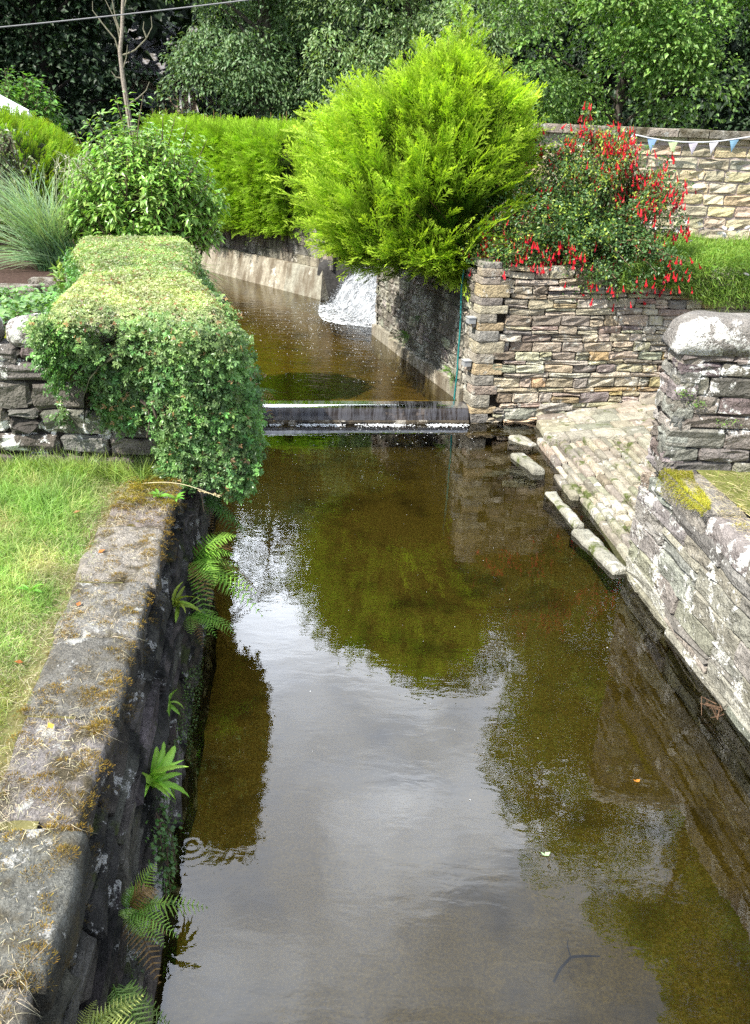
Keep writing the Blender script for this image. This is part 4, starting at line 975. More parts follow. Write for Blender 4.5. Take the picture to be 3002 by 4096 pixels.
p0 = A([*w0, 0]); m.add([p0 + wn * .15 + A([0, 0, .035]), p0 + wd_ * Lw + wn * .15 + A([0, 0, .035]), p0 + wd_ * Lw + wn * .10 + A([0, 0, -.4]), p0 + wn * .10 + A([0, 0, -.4])], [(0, 1, 2, 3)], None, (.03, .03, .03))
m.build('sill', M_plinth, wr, True)
m = MB(); grid(m, weirP(0.), 160, 22, (.5, .5, .5)); m.build('water_sheet', M_weir, wr, True)

m = MB()                                                                                              # foam
T_b = (A([[-.5, -.35, 0], [.5, -.4, 0], [.42, .45, 0], [-.45, .4, 0], [0, 0, .55]]), np.zeros((0, 4), int), A([[0, 1, 4], [1, 2, 4], [2, 3, 4], [3, 0, 4]]), A([0, 0, 0, 0, 1.]))
def bubbles(P, s, c=(.82, .84, .86)):
    k = len(P); a_ = U(0, 6.28, k); inst(m, T_b, P, np.column_stack([np.cos(a_), np.sin(a_), np.zeros(k)]), np.tile(A([0, 0, 1.]), (k, 1)), np.column_stack([s * U(.8, 2.2, k), s * U(.7, 1.2, k), s * U(.4, 1.2, k)]), jit(c, k, .08, .01))
k = 1500; u = U(0, Lw, k); ok = nz(u[:, None], 5., 81) + .6 * nz(u[:, None], 17., 82) + U(-.7, .4, k) > 0; u = u[ok]; k = len(u)
q = np.abs(rng.normal(0, .06, k)) - .02; bubbles(p0 + wd_ * u[:, None] + wn * (.19 + q)[:, None] + A([0, 0, .004]), U(.006, .02, k))
k = 200; u = U(0, Lw, k); q = np.abs(rng.normal(.1, .45, k)); bubbles(p0 + wd_ * u[:, None] + wn * (.25 + q)[:, None] + A([0, 0, .003]), U(.004, .010, k))
k = 60; bubbles(np.column_stack([U(-1.2, 2.3, k), U(4.5, 11.5, k), np.full(k, .003)]), U(.003, .006, k))
k = 420; cx = A([-1.3, 19.0]); P = cx + rng.normal(0, 1, (k, 2)) * A([1.15, 1.2]) + A([-.4, -.6]); ok = (P[:, 1] < 21.2 + .9 * (P[:, 0] + 1)) & (P[:, 0] > -4.6); P = P[ok]
bubbles(np.column_stack([P, np.full(len(P), .254)]), U(.004, .013, len(P)))
k = 300; P = np.column_stack([U(-2., .4, k), U(13.8, 18.5, k)]); bubbles(np.column_stack([P, np.full(k, .253)]), U(.004, .011, k))
tag(m.build('foam', M_foam), kind='stuff')

# cascade pouring out from behind the stream wall
B0, B1, T0, T1 = A([-1.22, 20.5, .25]), A([-.12, 18.1, .25]), A([-.45, 20.7, 1.02]), A([1.1, 18.6, 1.42])
def casc(u, v):
    p = (B0 * (1 - u)[:, None] + B1 * u[:, None]) * (1 - v)[:, None] + (T0 * (1 - u)[:, None] + T1 * u[:, None]) * v[:, None]
    f = np.sin(np.clip(v, 0, 1) * np.pi)
    p[:, 2] += .12 * f + .10 * nz(p, 4., 91) * (.25 + f) + .05 * nz(p, 12., 92) + .03 * nz(p, 30., 93)
    p[:, 0] -= .14 * nz(p, 3., 94) * (1 - v)
    p[:, 2] = np.maximum(p[:, 2], .235); return p
def casc_mat():
    m_, nt = newmat('cascade_water'); n = N(nt); v = n('ShaderNodeNewGeometry').outputs['Position']
    f = n.noise(n.mapv(v, (.7, 3.2, 1.)), 5., 7, .72)
    c = n.mix(n.ramp(f, .40, .60), (.13, .14, .15), (.72, .75, .78))
    b_ = n('ShaderNodeBump', {'Strength': 1., 'Distance': .06, 'Height': n.noise(v, 18., 6, .7)}).outputs[0]
    n('ShaderNodeOutputMaterial', {0: n('ShaderNodeBsdfPrincipled', {'Base Color': c, 'Roughness': .35, 'Normal': b_}).outputs[0]}); return m_
m = MB(); grid(m, casc, 90, 60, (.8, .8, .8)); M_casc = casc_mat()
k = 7600; u, v = U(-.03, 1, k), U(-.05, 1, k); P = casc(u, v) + np.abs(rng.normal(0, 1, (k, 3))) * A([-.04, -.04, .07])
bubbles2 = P; a_ = rdir(k); inst(m, T_b, P, a_, rdir(k), U(.006, .018, k), (.85, .87, .9))
k = 2600; u = U(0, 1, k); P = casc(u, 0 * u) + np.column_stack([-np.abs(rng.normal(0, .30, k)), -np.abs(rng.normal(0, .40, k)), np.abs(rng.normal(0, .07, k))]); inst(m, T_b, P, rdir(k), rdir(k), U(.006, .018, k), (.85, .87, .9))
tag(m.build('cascade', M_casc, None, True), kind='structure')
m = MB(); 
def apron(u, v):
    p = (B0 * (1 - u)[:, None] + B1 * u[:, None]) + A([-1., -.75, 0]) * (v * (.15 + .35 * np.sin(u * 3.0) + .2 * nz(u[:, None], 5., 2)))[:, None]
    p[:, 2] = .262 + .02 * nz(p, 8., 95) * (1 - v); return p
grid(m, apron, 50, 14, (.8, .8, .8)); 
def apron_mat():
    m_, nt = newmat('apron_foam'); n = N(nt); v = n('ShaderNodeNewGeometry').outputs['Position']
    f = n.ramp(n.noise(v, 9., 7, .75), .44, .56)
    p = n('ShaderNodeBsdfPrincipled', {'Base Color': (.85, .88, .9, 1), 'Roughness': .5}); t = n('ShaderNodeBsdfTransparent')
    n('ShaderNodeOutputMaterial', {0: n('ShaderNodeMixShader', {0: f, 1: t.outputs[0], 2: p.outputs[0]}).outputs[0]}); return m_
tag(m.build('cascade_foam', apron_mat()), kind='stuff')

fw = thing('far_wall', 'stained block wall with sloping concrete plinth across the back of the pool', 'wall', (-3, 22.5, 0))
f0, f1 = A([-1.55, 20.8]), A([-8.5, 28.2]); Lf = np.linalg.norm(f1 - f0); Sf = A([*(f1 - f0) / Lf, 0]); Nf = A([-Sf[1], Sf[0], 0]); Nf = Nf if Nf[1] < 0 else -Nf
m = MB()
for s0 in np.arange(0, Lf, 1.6):
    s1 = min(s0 + 1.6, Lf) - .006; q = lambda s, n_, z: A([*f0, 0]) + Sf * s + Nf * n_ + A([0, 0, z])
    e0 = .12 if s0 == 0 else 0
    V = [q(s0, 0, -.3), q(s1, 0, -.3), q(s1, -.30, .92), q(s0 - e0 * -2, -.30, .92), q(s1, -.75, .95), q(s0 + e0 * 2, -.75, .95), q(s0, -.75, -.3)]
    m.add(V, [(0, 1, 2, 3), (3, 2, 4, 5), (0, 3, 5, 6)], None, jit((.35, .325, .27), 1, .05, .02)[0])
m.build('plinth', M_plinth, fw)
m = MB(); stones(m, A([*f0, .93]) - Nf * .42 + Sf * .0, Sf, (0, 0, 1), Nf, courses(Lf, .95, (.22, .24), (.42, .46), 0, .004), [(.21, .195, .165), (.18, .165, .14), (.24, .22, .18)], .008, .004, .004, .2)
stones(m, A([*f0, .55]) - Nf * .75 - Sf * 3.2, Sf, (0, 0, 1), Nf, courses(3.2, 1.3, (.16, .3), (.3, .6), .1, .012), [(.07, .065, .06), (.05, .05, .05)], .03, .02, .02, .3)
backing(m, A([*f0, .55]) - Nf * .75 - Sf * 3.2, Sf, (0, 0, 1), Nf, 3.2, 1.3, .05, .3)
m.build('block_face', M_conc, fw)
m = MB(); boulder(m, (-.85, 21.45, .62), (.75, .28, .55), (.05, .048, .045), 71, 26, 17, 5., .12)
tag(m.build('dark_rock', M_bark, None, True), 'dark wet rock in the recess behind the cascade', 'rock')

# ------------------------------------------------------------------ conifers
def trunk_limb(mb, base, top, r0, r1, n=9, wob=.05, col=(.13, .09, .06)):
    t = np.linspace(0, 1, n)[:, None]; p = A(base) + (A(top) - A(base)) * t + rng.normal(0, wob, (n, 3)) * np.sin(t * 3.14)
    tube(mb, p, np.linspace(r0, r1, n), 8, col)
bc = thing('golden_conifer', 'big feathery lime-gold conifer with pointed leader overhanging the pool', 'tree', (1.35, 13.8, 2.2))
tk, fo = MB(), MB(); trunk_limb(tk, (1.35, 13.9, 2.1), (.94, 13.5, 5.3), .11, .015)
zs = A([2.0, 2.3, 2.7, 3.2, 3.8, 4.2, 4.45, 4.7, 5.0, 5.75]); rs_ = A([1.15, 1.50, 1.72, 1.80, 1.74, 1.48, 1.08, .48, .14, .03])
cxs = A([.55, .55, .45, .38, .42, .52, .72, .85, .90, .93]); cys = A([14.3, 14.3, 14.3, 14.3, 14.2, 14.1, 13.8, 13.6, 13.5, 13.45])
PP, DD, SS, TT = [], [], [], []
nb = 620
for i in range(nb):
    z = lerp(2.12, 4.85, (i + U()) / nb) ; a = U(0, 6.283)
    if U() < .35: a = U(3.4, 6.0)
    rr = np.interp(z, zs, rs_) * (U(.66, 1.0) + .16 * nz(A([[math.cos(a) * 2, math.sin(a) * 2, z * 1.5]]), 1.6, 111)[0]); 
    cx, cy = np.interp(z, zs, cxs), np.interp(z, zs, cys)
    shade = max(0, math.cos(a - 5.6)) * max(0, 1 - abs(z - 2.75) / .65)                              # open hollow on the lower right side
    rr *= 1 - .38 * shade
    rr *= (.94 if math.cos(a) < 0 else .94)
    tip = A([cx + math.cos(a) * rr, cy + math.sin(a) * rr * .9, z + .04 * rr]); z0_ = max(2.35, z - .35 - .25 * rr) if z > 2.6 else 2.45 + .1 * U()
    b_ = A([1.3 - .36 * (z0_ - 2.1) / 3.2, 13.88 - .35 * (z0_ - 2.1) / 3.2, z0_])
    mid = (b_ + tip) / 2 + A([0, 0, -.05 + .1 * U()]); t = np.linspace(0, 1, 6)[:, None]; cv_ = b_ * (1 - t) ** 2 + 2 * mid * t * (1 - t) + tip * t * t
    if i % 3 == 0: tube(tk, cv_, np.linspace(.018, .004, 6), 4, (.14, .09, .05))
    n = 44 if shade < .4 else 22; t = 1 - U(0, 1, (n, 1)) ** 1.6 * .55
    q = b_ * (1 - t) ** 2 + 2 * mid * t * (1 - t) + tip * t * t; tang = nrm(tip - mid)
    side = rng.normal(0, 1, (n, 3)); side -= (side @ tang)[:, None] * tang
    q = q + side * .12 * (1.2 - t)
    PP.append(q); DD.append(nrm(tang * 1. + side * .34 + A([0, 0, .45]))); SS.append(U(.20, .42, n) * (1 + .35 * (U(0, 1, n) < .12))); TT.append(t[:, 0])
k = 420; wz = U(2.2, 4.6, k); wa = U(2.6, 6.6, k); wr_ = np.interp(wz, zs, rs_) * U(.78, .95, k)                # longer shoots standing proud of the outline
PP.append(np.column_stack([np.interp(wz, zs, cxs) + np.cos(wa) * wr_, np.interp(wz, zs, cys) + np.sin(wa) * wr_ * .9, wz])); DD.append(nrm(np.column_stack([np.cos(wa), np.sin(wa), U(.1, 1.4, k)]))); SS.append(U(.40, .66, k)); TT.append(np.full(k, .95))
for (x, z0_, z1_, y_) in ((.93, 4.6, 5.80, 13.5), (.40, 4.5, 5.42, 13.9), (.62, 4.5, 5.30, 13.8), (1.25, 4.45, 5.46, 13.6), (.10, 4.3, 5.15, 14.1), (1.58, 4.2, 5.12, 13.6), (-.35, 4.2, 4.95, 14.3), (.78, 4.6, 5.50, 13.7), (1.08, 4.6, 5.62, 13.5), (-.7, 4.0, 4.65, 14.3), (1.85, 3.9, 4.85, 13.6)):    # leaders
    n = int(30 * (z1_ - z0_)) + 8; t = U(0, 1, n); a = U(0, 6.28, n); w = (1 - t)
    PP.append(np.column_stack([x + np.cos(a) * .04 * w, y_ + np.sin(a) * .04 * w, lerp(z0_, z1_ - .1, t)])); DD.append(nrm(np.column_stack([np.cos(a) * .75, np.sin(a) * .75, np.full(n, .75)]))); SS.append(.15 + .30 * w * U(.5, 1.2, n)); TT.append(.7 + .3 * t)
    PP.append(A([[x, y_, z1_ - .22]])); DD.append(A([[.02, 0, 1.]])); SS.append(A([.24])); TT.append(A([1.]))
    tube(tk, [(x * .7 + .35, y_ + .1, z0_ - .5), (x, y_, z0_), (x, y_, z1_ - .15)], [.02, .014, .004], 5, (.2, .13, .06))
PP, DD, SS, TT = map(np.concatenate, (PP, DD, SS, TT)); k = len(PP)
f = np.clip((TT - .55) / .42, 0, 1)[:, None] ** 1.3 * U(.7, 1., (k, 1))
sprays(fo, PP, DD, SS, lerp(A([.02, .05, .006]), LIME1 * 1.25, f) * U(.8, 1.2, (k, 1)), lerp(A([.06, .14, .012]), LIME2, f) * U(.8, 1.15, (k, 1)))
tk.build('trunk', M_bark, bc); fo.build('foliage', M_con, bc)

mh = thing('conifer_hedge', 'lime-green clipped conifer hedge with wispy top on the far wall behind the pool', 'hedge', (-3.3, 23, 1.8))
fo, tk = MB(), MB(); PP, DD, SS, CC = [], [], [], []
h0, h1 = A([-2.05, 22.4]), A([-6.4, 26.4]); hd_ = (h1 - h0) / np.linalg.norm(h1 - h0); hn = A([-hd_[1], hd_[0]]); hn = hn if hn[1] < 0 else -hn
k = 9500; u = U(0, 1, k); z = U(1.55, 3.72, k); b2 = h0 + (h1 - h0) * u[:, None] + hn * (.55 + .16 * nz(np.column_stack([u * 5, z]), 2.6, 101) + .22 * np.sin(np.clip((z - 1.5) / 2.5, 0, 1) * 3.14))[:, None] - hn * np.abs(rng.normal(0, .1, (k, 1)))
PP.append(np.column_stack([b2, z])); DD.append(nrm(np.column_stack([np.tile(hn * .75, (k, 1)), np.full(k, .45)]) + rng.normal(0, .45, (k, 3)))); SS.append(U(.25, .45, k))
k = 3000; u = U(0, 1, k); b2 = h0 + (h1 - h0) * u[:, None] + hn * U(-.8, .65, (k, 1)); PP.append(np.column_stack([b2, 3.72 + .12 * nz(u[:, None], 9., 5) + rng.normal(0, .06, k)])); DD.append(nrm(np.column_stack([rng.normal(0, .4, (k, 2)), np.full(k, .9)]))); SS.append(U(.25, .48, k))
k = 900; z = U(1.7, 3.9, k); b2 = h0 - hd_ * (.1 + np.abs(rng.normal(0, .12, (k, 1)))) + hn * U(-.8, .6, (k, 1)); PP.append(np.column_stack([b2, z])); DD.append(nrm(np.column_stack([np.tile(-hd_, (k, 1)), np.full(k, .4)]) + rng.normal(0, .4, (k, 3)))); SS.append(U(.25, .45, k))
for i in range(26):
    u = U(0, 1); b2 = h0 + (h1 - h0) * u + hn * U(-.3, .5); z0_, z1_ = 3.6, 3.95 + U(0, .5); n = 16; t = U(0, 1, n); a = U(0, 6.28, n)
    PP.append(np.column_stack([b2[0] + 0 * t, b2[1] + 0 * t, lerp(z0_, z1_ - .1, t)])); DD.append(nrm(np.column_stack([np.cos(a) * .8, np.sin(a) * .8, np.full(n, .65)]))); SS.append(.12 + .3 * (1 - t)); tube(tk, [(*b2, 3.5), (*b2, z1_)], .008, 4, (.2, .13, .06))
PP, DD, SS = map(np.concatenate, (PP, DD, SS)); k = len(PP)
sprays(fo, PP, DD, SS, LIME1 * U(.6, 1.2, (k, 1)), LIME2 * A([.62, .72, .6]) * U(.6, 1.15, (k, 1)))
for u in np.linspace(.05, .95, 8): trunk_limb(tk, (*(h0 + (h1 - h0) * u), 1.6), (*(h0 + (h1 - h0) * u), 3.9), .07, .02)
fo.build('foliage', M_con, mh); tk.build('trunk', M_bark, mh)
m = MB(); V = []
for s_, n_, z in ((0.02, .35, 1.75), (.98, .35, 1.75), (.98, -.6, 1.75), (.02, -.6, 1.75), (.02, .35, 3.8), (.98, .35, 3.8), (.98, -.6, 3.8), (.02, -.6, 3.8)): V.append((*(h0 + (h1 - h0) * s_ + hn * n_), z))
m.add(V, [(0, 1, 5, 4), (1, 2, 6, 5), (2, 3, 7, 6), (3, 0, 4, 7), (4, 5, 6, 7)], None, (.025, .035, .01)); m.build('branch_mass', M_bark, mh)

# ------------------------------------------------------------------ fuchsia
fu = thing('fuchsia_bush', 'fuchsia bush covered in hanging red flowers spilling over the dry stone wall', 'shrub', (3.1, 13.7, 2.3))
st, lf, re = MB(), MB(), []; P, D, F = [], [], []
lobes = [((3.15, 13.75, 3.05), (1.15, .75, .95), 110), ((3.05, 13.8, 3.85), (.55, .5, .68), 50), ((4.0, 13.7, 3.1), (.62, .6, .75), 60), ((2.25, 13.4, 2.85), (.75, .6, .55), 70), ((1.75, 13.05, 2.55), (.55, .35, .25), 34), ((3.45, 13.05, 2.45), (1.0, .42, .50), 100), ((2.45, 13.9, 3.55), (.5, .5, .6), 36)]
for c, r, n in lobes:
    for tip in [A(c) + (q_ - A(c)) * U(.7, 1.22) for q_ in dome(c, r, n, -.75)]:
        b_ = A([3.1 + U(-.4, .3), 13.8 + U(-.15, .1), 2.3]); mid = (b_ + tip) / 2 + A([0, 0, .35]) + rng.normal(0, .1, 3); t = np.linspace(0, 1, 6)[:, None]
        tube(st, b_ * (1 - t) ** 2 + 2 * mid * t * (1 - t) + tip * t * t, np.linspace(.012, .003, 6), 4, (.24, .15, .10))
        n2 = 120; t = 1 - U(0, 1, (n2, 1)) ** 1.5 * .6; q = b_ * (1 - t) ** 2 + 2 * mid * t * (1 - t) + tip * t * t + rng.normal(0, .06, (n2, 3)); P.append(q); D.append(nrm(rng.normal(0, .8, (n2, 3)) + A([0, -.2, -.1])))
        w = nz(tip[None], 2.2, 131)[0] + (.62 if c[2] > 3.4 or c[0] > 3.9 else -.1 if c[0] < 2.3 else .30)
        for j in range(int(max(0, (w - .12) * 17.0) + U(0, 1.3))): F.append(tip + rng.normal(0, .065, 3) + A([0, -.06, -.03]))
for i in range(16):                                                                                   # trailing sprays down the face
    x = 2.75 + U(-.2, .9); z1_ = U(1.75, 2.3); t = np.linspace(0, 1, 5)[:, None]; p0_ = A([x, 13.0, 2.5]); p1_ = A([x + U(-.1, .1), 12.83 + (x - 1.43) * .19, z1_]); tube(st, p0_ + (p1_ - p0_) * t, .004, 4, (.24, .15, .1)); q = p0_ + (p1_ - p0_) * U(0, 1, (40, 1)) + rng.normal(0, .035, (40, 3)) + A([0, -.05, 0]); P.append(q); D.append(nrm(rng.normal(0, .8, (40, 3)))); F += [p1_ + rng.normal(0, .04, 3) + A([0, -.06, 0]) for _ in range(2)]
P, D = np.concatenate(P), np.concatenate(D); k = len(P)
yl = (U(0, 1, (k, 1)) < np.clip(.22 + .25 * nz(P, 2., 7)[:, None], 0, 1)); c1 = np.where(yl, A([[.22, .30, .05]]), A([[.055, .115, .04]])) * U(.7, 1.25, (k, 1))
inst(lf, T_leaf(.5, .08, -.1), P, D, A([0, -.25, 1.]) + rng.normal(0, .5, (k, 3)), U(.035, .07, k), c1 * 1.25, c1 * A([1.9, 1.8, 1.5]))
st.build('stem', M_bark, fu); lf.build('foliage', M_shrub, fu)
def T_fuchsia():
    V, F_, G = [], [], []
    for (z0_, r0_, z1_, r1_, g) in ((0, .035, -.45, .07, 0), (-.45, .07, -.85, .19, 0), (-.45, .09, -1., .07, .8)):
        b_ = len(V)
        for j in range(4):
            a_ = j * 1.5708 + (.78 if g else 0); V += [(r0_ * math.cos(a_), r0_ * math.sin(a_), z0_), (r1_ * math.cos(a_), r1_ * math.sin(a_), z1_)]; G += [g, g]
        F_ += [(b_ + 2 * j, b_ + 2 * j + 1, b_ + (2 * j + 3) % 8, b_ + (2 * j + 2) % 8) for j in range(4)]
    return A(V, float), A(F_), np.zeros((0, 3), int), A(G)
TF = T_fuchsia(); F = A(F); F = F[rng.permutation(len(F))][:1350]; F = F[np.argsort(F[:, 1])]
nF = 100; mf = MB(); mm = MB(); inst(mm, TF, A([[0., 0, 0]]), A([[0, 1., 0]]), A([[0, 0, 1.]]), A([.105]), (.70, .02, .03), (.40, .02, .12)); fl0 = mm.build('flower', M_petal, fu)
fl0.matrix_parent_inverse = Matrix.Identity(4)
for i, p in enumerate(F[:nF]):
    o = fl0 if i == 0 else fl0.copy()
    if i: COL.objects.link(o); o.parent = fu; o.matrix_parent_inverse = Matrix.Identity(4)
    o.location = p - A(fu.location); o.rotation_euler = (U(-.3, .3), U(-.3, .3), U(0, 6)); s_ = U(.8, 1.3); o.scale = (s_, s_, s_)
k = len(F) - nF; inst(mf, TF, F[nF:], nrm(rng.normal(0, .3, (k, 3)) + np.column_stack([np.cos(U(0, 6, k)), np.sin(U(0, 6, k)), np.zeros(k)])), A([0, 0, 1.]) + rng.normal(0, .2, (k, 3)), U(.085, .135, k), jit((.66, .022, .03), k, .30, .06), jit((.42, .02, .10), k, .15, .02))
tag(mf.build('flower_mass', M_petal, fu), kind='stuff')

# ------------------------------------------------------------------ daisy bed
db = thing('daisy_plant', 'mat of bright green foliage with white daisies trailing over the dry stone wall at right', 'plant', (5.2, 13.9, 2.3))
m = MB(); k = 26000; xx = U(3.7, 8., k); yy = U(12.95, 15.6, k) + (xx - 4) * .15; hh = .26 + .14 * nz(np.column_stack([xx, yy]), 1.8, 151)
p = np.column_stack([xx, yy, 2.3 + hh * U(.2, 1., k)])
inst(m, T_blade(2, .10, .4), p, nrm(rng.normal(0, .55, (k, 3)) + A([0, -.15, .6])), rdir(k), U(.07, .15, k), jit((.12, .25, .03), k), jit((.30, .45, .08), k))
k = 9000; xx = U(3.5, 7., k); dr = U(0, 1, k) * np.clip(.38 + .22 * nz(xx[:, None], 2.2, 152) + (xx - 3.8) * .14, .03, .62); yy = 12.68 + (xx - 1.43) * .19 - .05 - U(0, .16, k)
inst(m, T_blade(2, .11, .4), np.column_stack([xx, yy, 2.48 - dr]), nrm(rng.normal(0, .5, (k, 3)) + A([0, -.5, -.45])), rdir(k), U(.07, .14, k), jit((.11, .22, .03), k), jit((.27, .40, .08), k))
m.build('foliage', M_grass, db)
mm = MB()
for j in range(14):
    a_ = j * 6.283 / 14; inst(mm, T_rhomb(.34, .0), A([[0, 0, .0]]) + A([[math.cos(a_), math.sin(a_), 0]]) * .01, A([[math.cos(a_), math.sin(a_), .12]]), A([[0, 0, 1.]]), A([.052]), (.85, .83, .86))
boulder(mm, (0, 0, .004), (.012, .012, .007), (.25, .18, .30), 3, 8, 5)
fl0 = mm.build('daisy_flower', M_petal, db); fl0.matrix_parent_inverse = Matrix.Identity(4)
spots = [(4.05, 14.9), (4.25, 15.0), (4.4, 14.7), (4.15, 14.4), (4.62, 14.8), (4.8, 14.6), (4.55, 14.3), (5.1, 15.2), (5.4, 15.3), (5.2, 14.7), (4.3, 13.9), (5.65, 14.2), (5.15, 13.7), (5.75, 13.6), (5.95, 14.4), (5.3, 13.2), (4.6, 13.4), (6.2, 14.6), (6.3, 13.9), (6.6, 14.4), (5.9, 15.2), (6.4, 15.1), (5.4, 12.95), (6.1, 13.1), (4.45, 15.1), (4.0, 14.6)] + [(U(4., 6.6), U(13.2, 15.4)) for _ in range(20)]
for i, (x, y) in enumerate(spots):
    o = fl0 if i == 0 else fl0.copy()
    if i: COL.objects.link(o); o.parent = db; o.matrix_parent_inverse = Matrix.Identity(4)
    zf = 2.3 + .26 + .14 * nz(A([[x, y]]), 1.8, 151)[0] + .22
    if y < 13.3: zf = 2.35
    o.location = A([x, y + (x - 4) * .12, zf]) - A(db.location); o.rotation_euler = (U(.5, .95), U(-.25, .25), U(0, 6)); s_ = U(.6, .95); o.scale = (s_,) * 3

# ------------------------------------------------------------------ block wall with bunting
bk = thing('block_wall', 'buff rock-faced block wall with flat coping behind the fuchsia', 'wall', (6, 17, 2.2))
YB = 16.98
m = MB(); z = 2.2; rects = []; row = 0
while z < 4.12:
    h = .205; s = -.25 * (row % 2) - U(0, .1); row += 1
    while s < 12:
        w = U(.36, .62)
        if s + w > 0: rects.append((max(s, 0) + .012, min(s + w, 12) - .012, z + .014, z + h - .014))
        s += w
    z += h
stones(m, (1.6, YB, 0), (1, 0, 0), (0, 0, 1), (0, -1, 0), A(rects), [(.48, .41, .28), (.44, .38, .27), (.52, .45, .32), (.50, .41, .26), (.43, .39, .31)], .017, .016, .005, .1, 0, .06)
m.build('block_face', M_block, bk)
m = MB(); box(m, (1.6, YB + .028, 1.6), (13.6, YB + .25, 4.16), (.43, .36, .32)); m.build('mortar_bed', M_mort, bk)
x = 1.55; i = 0
while x < 13.4:
    w = U(.48, .62); m = MB(); slab(m, [(x + .006, YB - .10), (x + w - .006, YB - .10), (x + w - .006, YB + .33), (x + .006, YB + .33)], 4.17, 4.305 + U(-.008, .008), 6, 5, .006, .02, jit((.30, .27, .22), 1, .12, .03)[0], 170 + i); m.build('coping_stone', M_cop, bk, True); x += w; i += 1
bt = thing('bunting', 'string of pastel triangular bunting sagging along the block wall coping', 'bunting', (4.2, 16.7, 4.1))
sp = A([(4.19, 4.235), (4.35, 4.19), (4.65, 4.14), (4.95, 4.105), (5.3, 4.09), (5.65, 4.10), (5.95, 4.13), (6.25, 4.18), (6.55, 4.235), (6.9, 4.19), (7.4, 4.13), (8, 4.09), (8.8, 4.13), (9.4, 4.22)])
m = MB(); tube(m, np.column_stack([sp[:, 0], np.full(len(sp), 16.80), sp[:, 1]]), .011, 5, (.85, .86, .9)); m.build('string', M_cloth, bt)
for (x, c) in ((4.36, (.75, .78, .82)), (4.72, (.30, .46, .70)), (5.10, (.60, .72, .42)), (5.47, (.62, .58, .66)), (5.84, (.80, .77, .80)), (6.20, (.28, .48, .64)), (6.62, (.75, .6, .65)), (7.1, (.6, .7, .4)), (7.6, (.8, .8, .82))):
    m = MB(); w, h = .085, .22; zt = lambda q: np.interp(q, sp[:, 0], sp[:, 1]) - .005; tw = U(-.03, .03)
    n = 6
    for side in (0, .004):
        V, Fq = [], []
        for r_ in range(n + 1):
            f_ = r_ / n
            for s_ in (-1, 0, 1): V.append((x + s_ * w * (1 - f_) + tw * f_, 16.80 + side - .02 * f_ + .012 * s_ * math.sin(3 * f_ + x), lerp(zt(x + s_ * w), zt(x) - h, f_)))
        for r_ in range(n): Fq += [(3 * r_, 3 * r_ + 1, 3 * r_ + 4, 3 * r_ + 3), (3 * r_ + 1, 3 * r_ + 2, 3 * r_ + 5, 3 * r_ + 4)]
        m.add(V, Fq, None, c)
    m.build('pennant', M_cloth, bt)

# ------------------------------------------------------------------ trees behind
def tree(name, label, base, lobes, nclump, nleaf, size, c1, c2, mat, trunk_r=.25, clump=.55, group=None, T=None, leaders=None, dens_low=1., droop=.35, bark=(.10, .085, .07)):
    base = A(base, float); t = thing(name, label, 'tree', base, group); tk, fo = MB(), MB()
    zt = max(c[2] for c, r in lobes); top = A([np.mean([c[0] for c, r in lobes]), np.mean([c[1] for c, r in lobes]), zt])
    trunk_limb(tk, base - A([0, 0, .3]), top, trunk_r, trunk_r * .25, 10, .15, bark)
    vol = A([np.prod(A(r)) ** (2 / 3) for c, r in lobes]); vol = vol / vol.sum(); P, D, CC = [], [], []
    for (c, r), f in zip(lobes, vol):
        n = max(6, int(nclump * f)); d = rdir(n); cc = A(c) + d * A(r) * (U(.55, 1.02, (n, 1)))
        for j, q in enumerate(cc):
            if j % 5 == 0:
                b_ = base + (top - base) * np.clip((q[2] - base[2]) / max(top[2] - base[2], .1) * .75, .1, .95); mid = (b_ + q) / 2 + A([0, 0, .3]); tt = np.linspace(0, 1, 6)[:, None]
                tube(tk, b_ * (1 - tt) ** 2 + 2 * mid * tt * (1 - tt) + q * tt * tt, np.linspace(trunk_r * .28, .02, 6), 5, bark)
            cs_ = clump * U(.55, 1.3); k = int(nleaf * U(.7, 1.2) * (cs_ / clump) ** 2); o = rdir(k); o[:, 2] = np.where(U(0, 1, k) < .62, np.abs(o[:, 2]), o[:, 2])
            o = o * A([1., 1., .72]) * cs_ * (1 - np.abs(rng.normal(0, .16, (k, 1))) + .22 * nz(o * 1.0, 2.4, j)[:, None]); o[:, 2] -= .25 * (o[:, 0] ** 2 + o[:, 1] ** 2) / cs_
            P.append(q + o); D.append(nrm(o * A([1, 1, .3]) / cs_ + rng.normal(0, .5, (k, 3)) + A([0, 0, -droop]))); CC.append(np.full(k, U(.72, 1.25)))
    P, D, CC = map(np.concatenate, (P, D, CC)); k = len(P)
    inst(fo, T or T_leaf(.6, .1, -.15), P, D, A([-.15, -.2, 1.]) + rng.normal(0, .45, (k, 3)), U(size * .6, size * 1.25, k), jit(c1, k, .15, .06) * CC[:, None], jit(c2, k, .18, .06) * CC[:, None])
    tk.build('trunk', M_bark, t); fo.build('crown', mat, t)
    return t
ALD1, ALD2 = (.10, .23, .05), (.31, .47, .13)
tree('broadleaf_tree', 'bright leafy tree directly behind the block wall, right of the golden conifer', (5.4, 22.5, 1.7), [((4.6, 21.5, 6.6), (3.0, 2.4, 2.6)), ((6.2, 21.6, 8.6), (2.6, 2.4, 2.6)), ((4.4, 22.0, 10.5), (2.8, 2.6, 2.6)), ((6.5, 22, 12.6), (2.6, 2.4, 2.6)), ((6.4, 22.5, 15.4), (2.4, 2.2, 2.4)), ((7.4, 22.0, 17.2), (2.0, 2.0, 1.8)), ((3.2, 21.8, 5.3), (1.6, 1.4, 1.4)), ((5.8, 20.6, 5.3), (1.5, .9, .9))], 135, 760, .12, ALD1, ALD2, M_tree, .13, 1.0, 'trees behind the block wall')
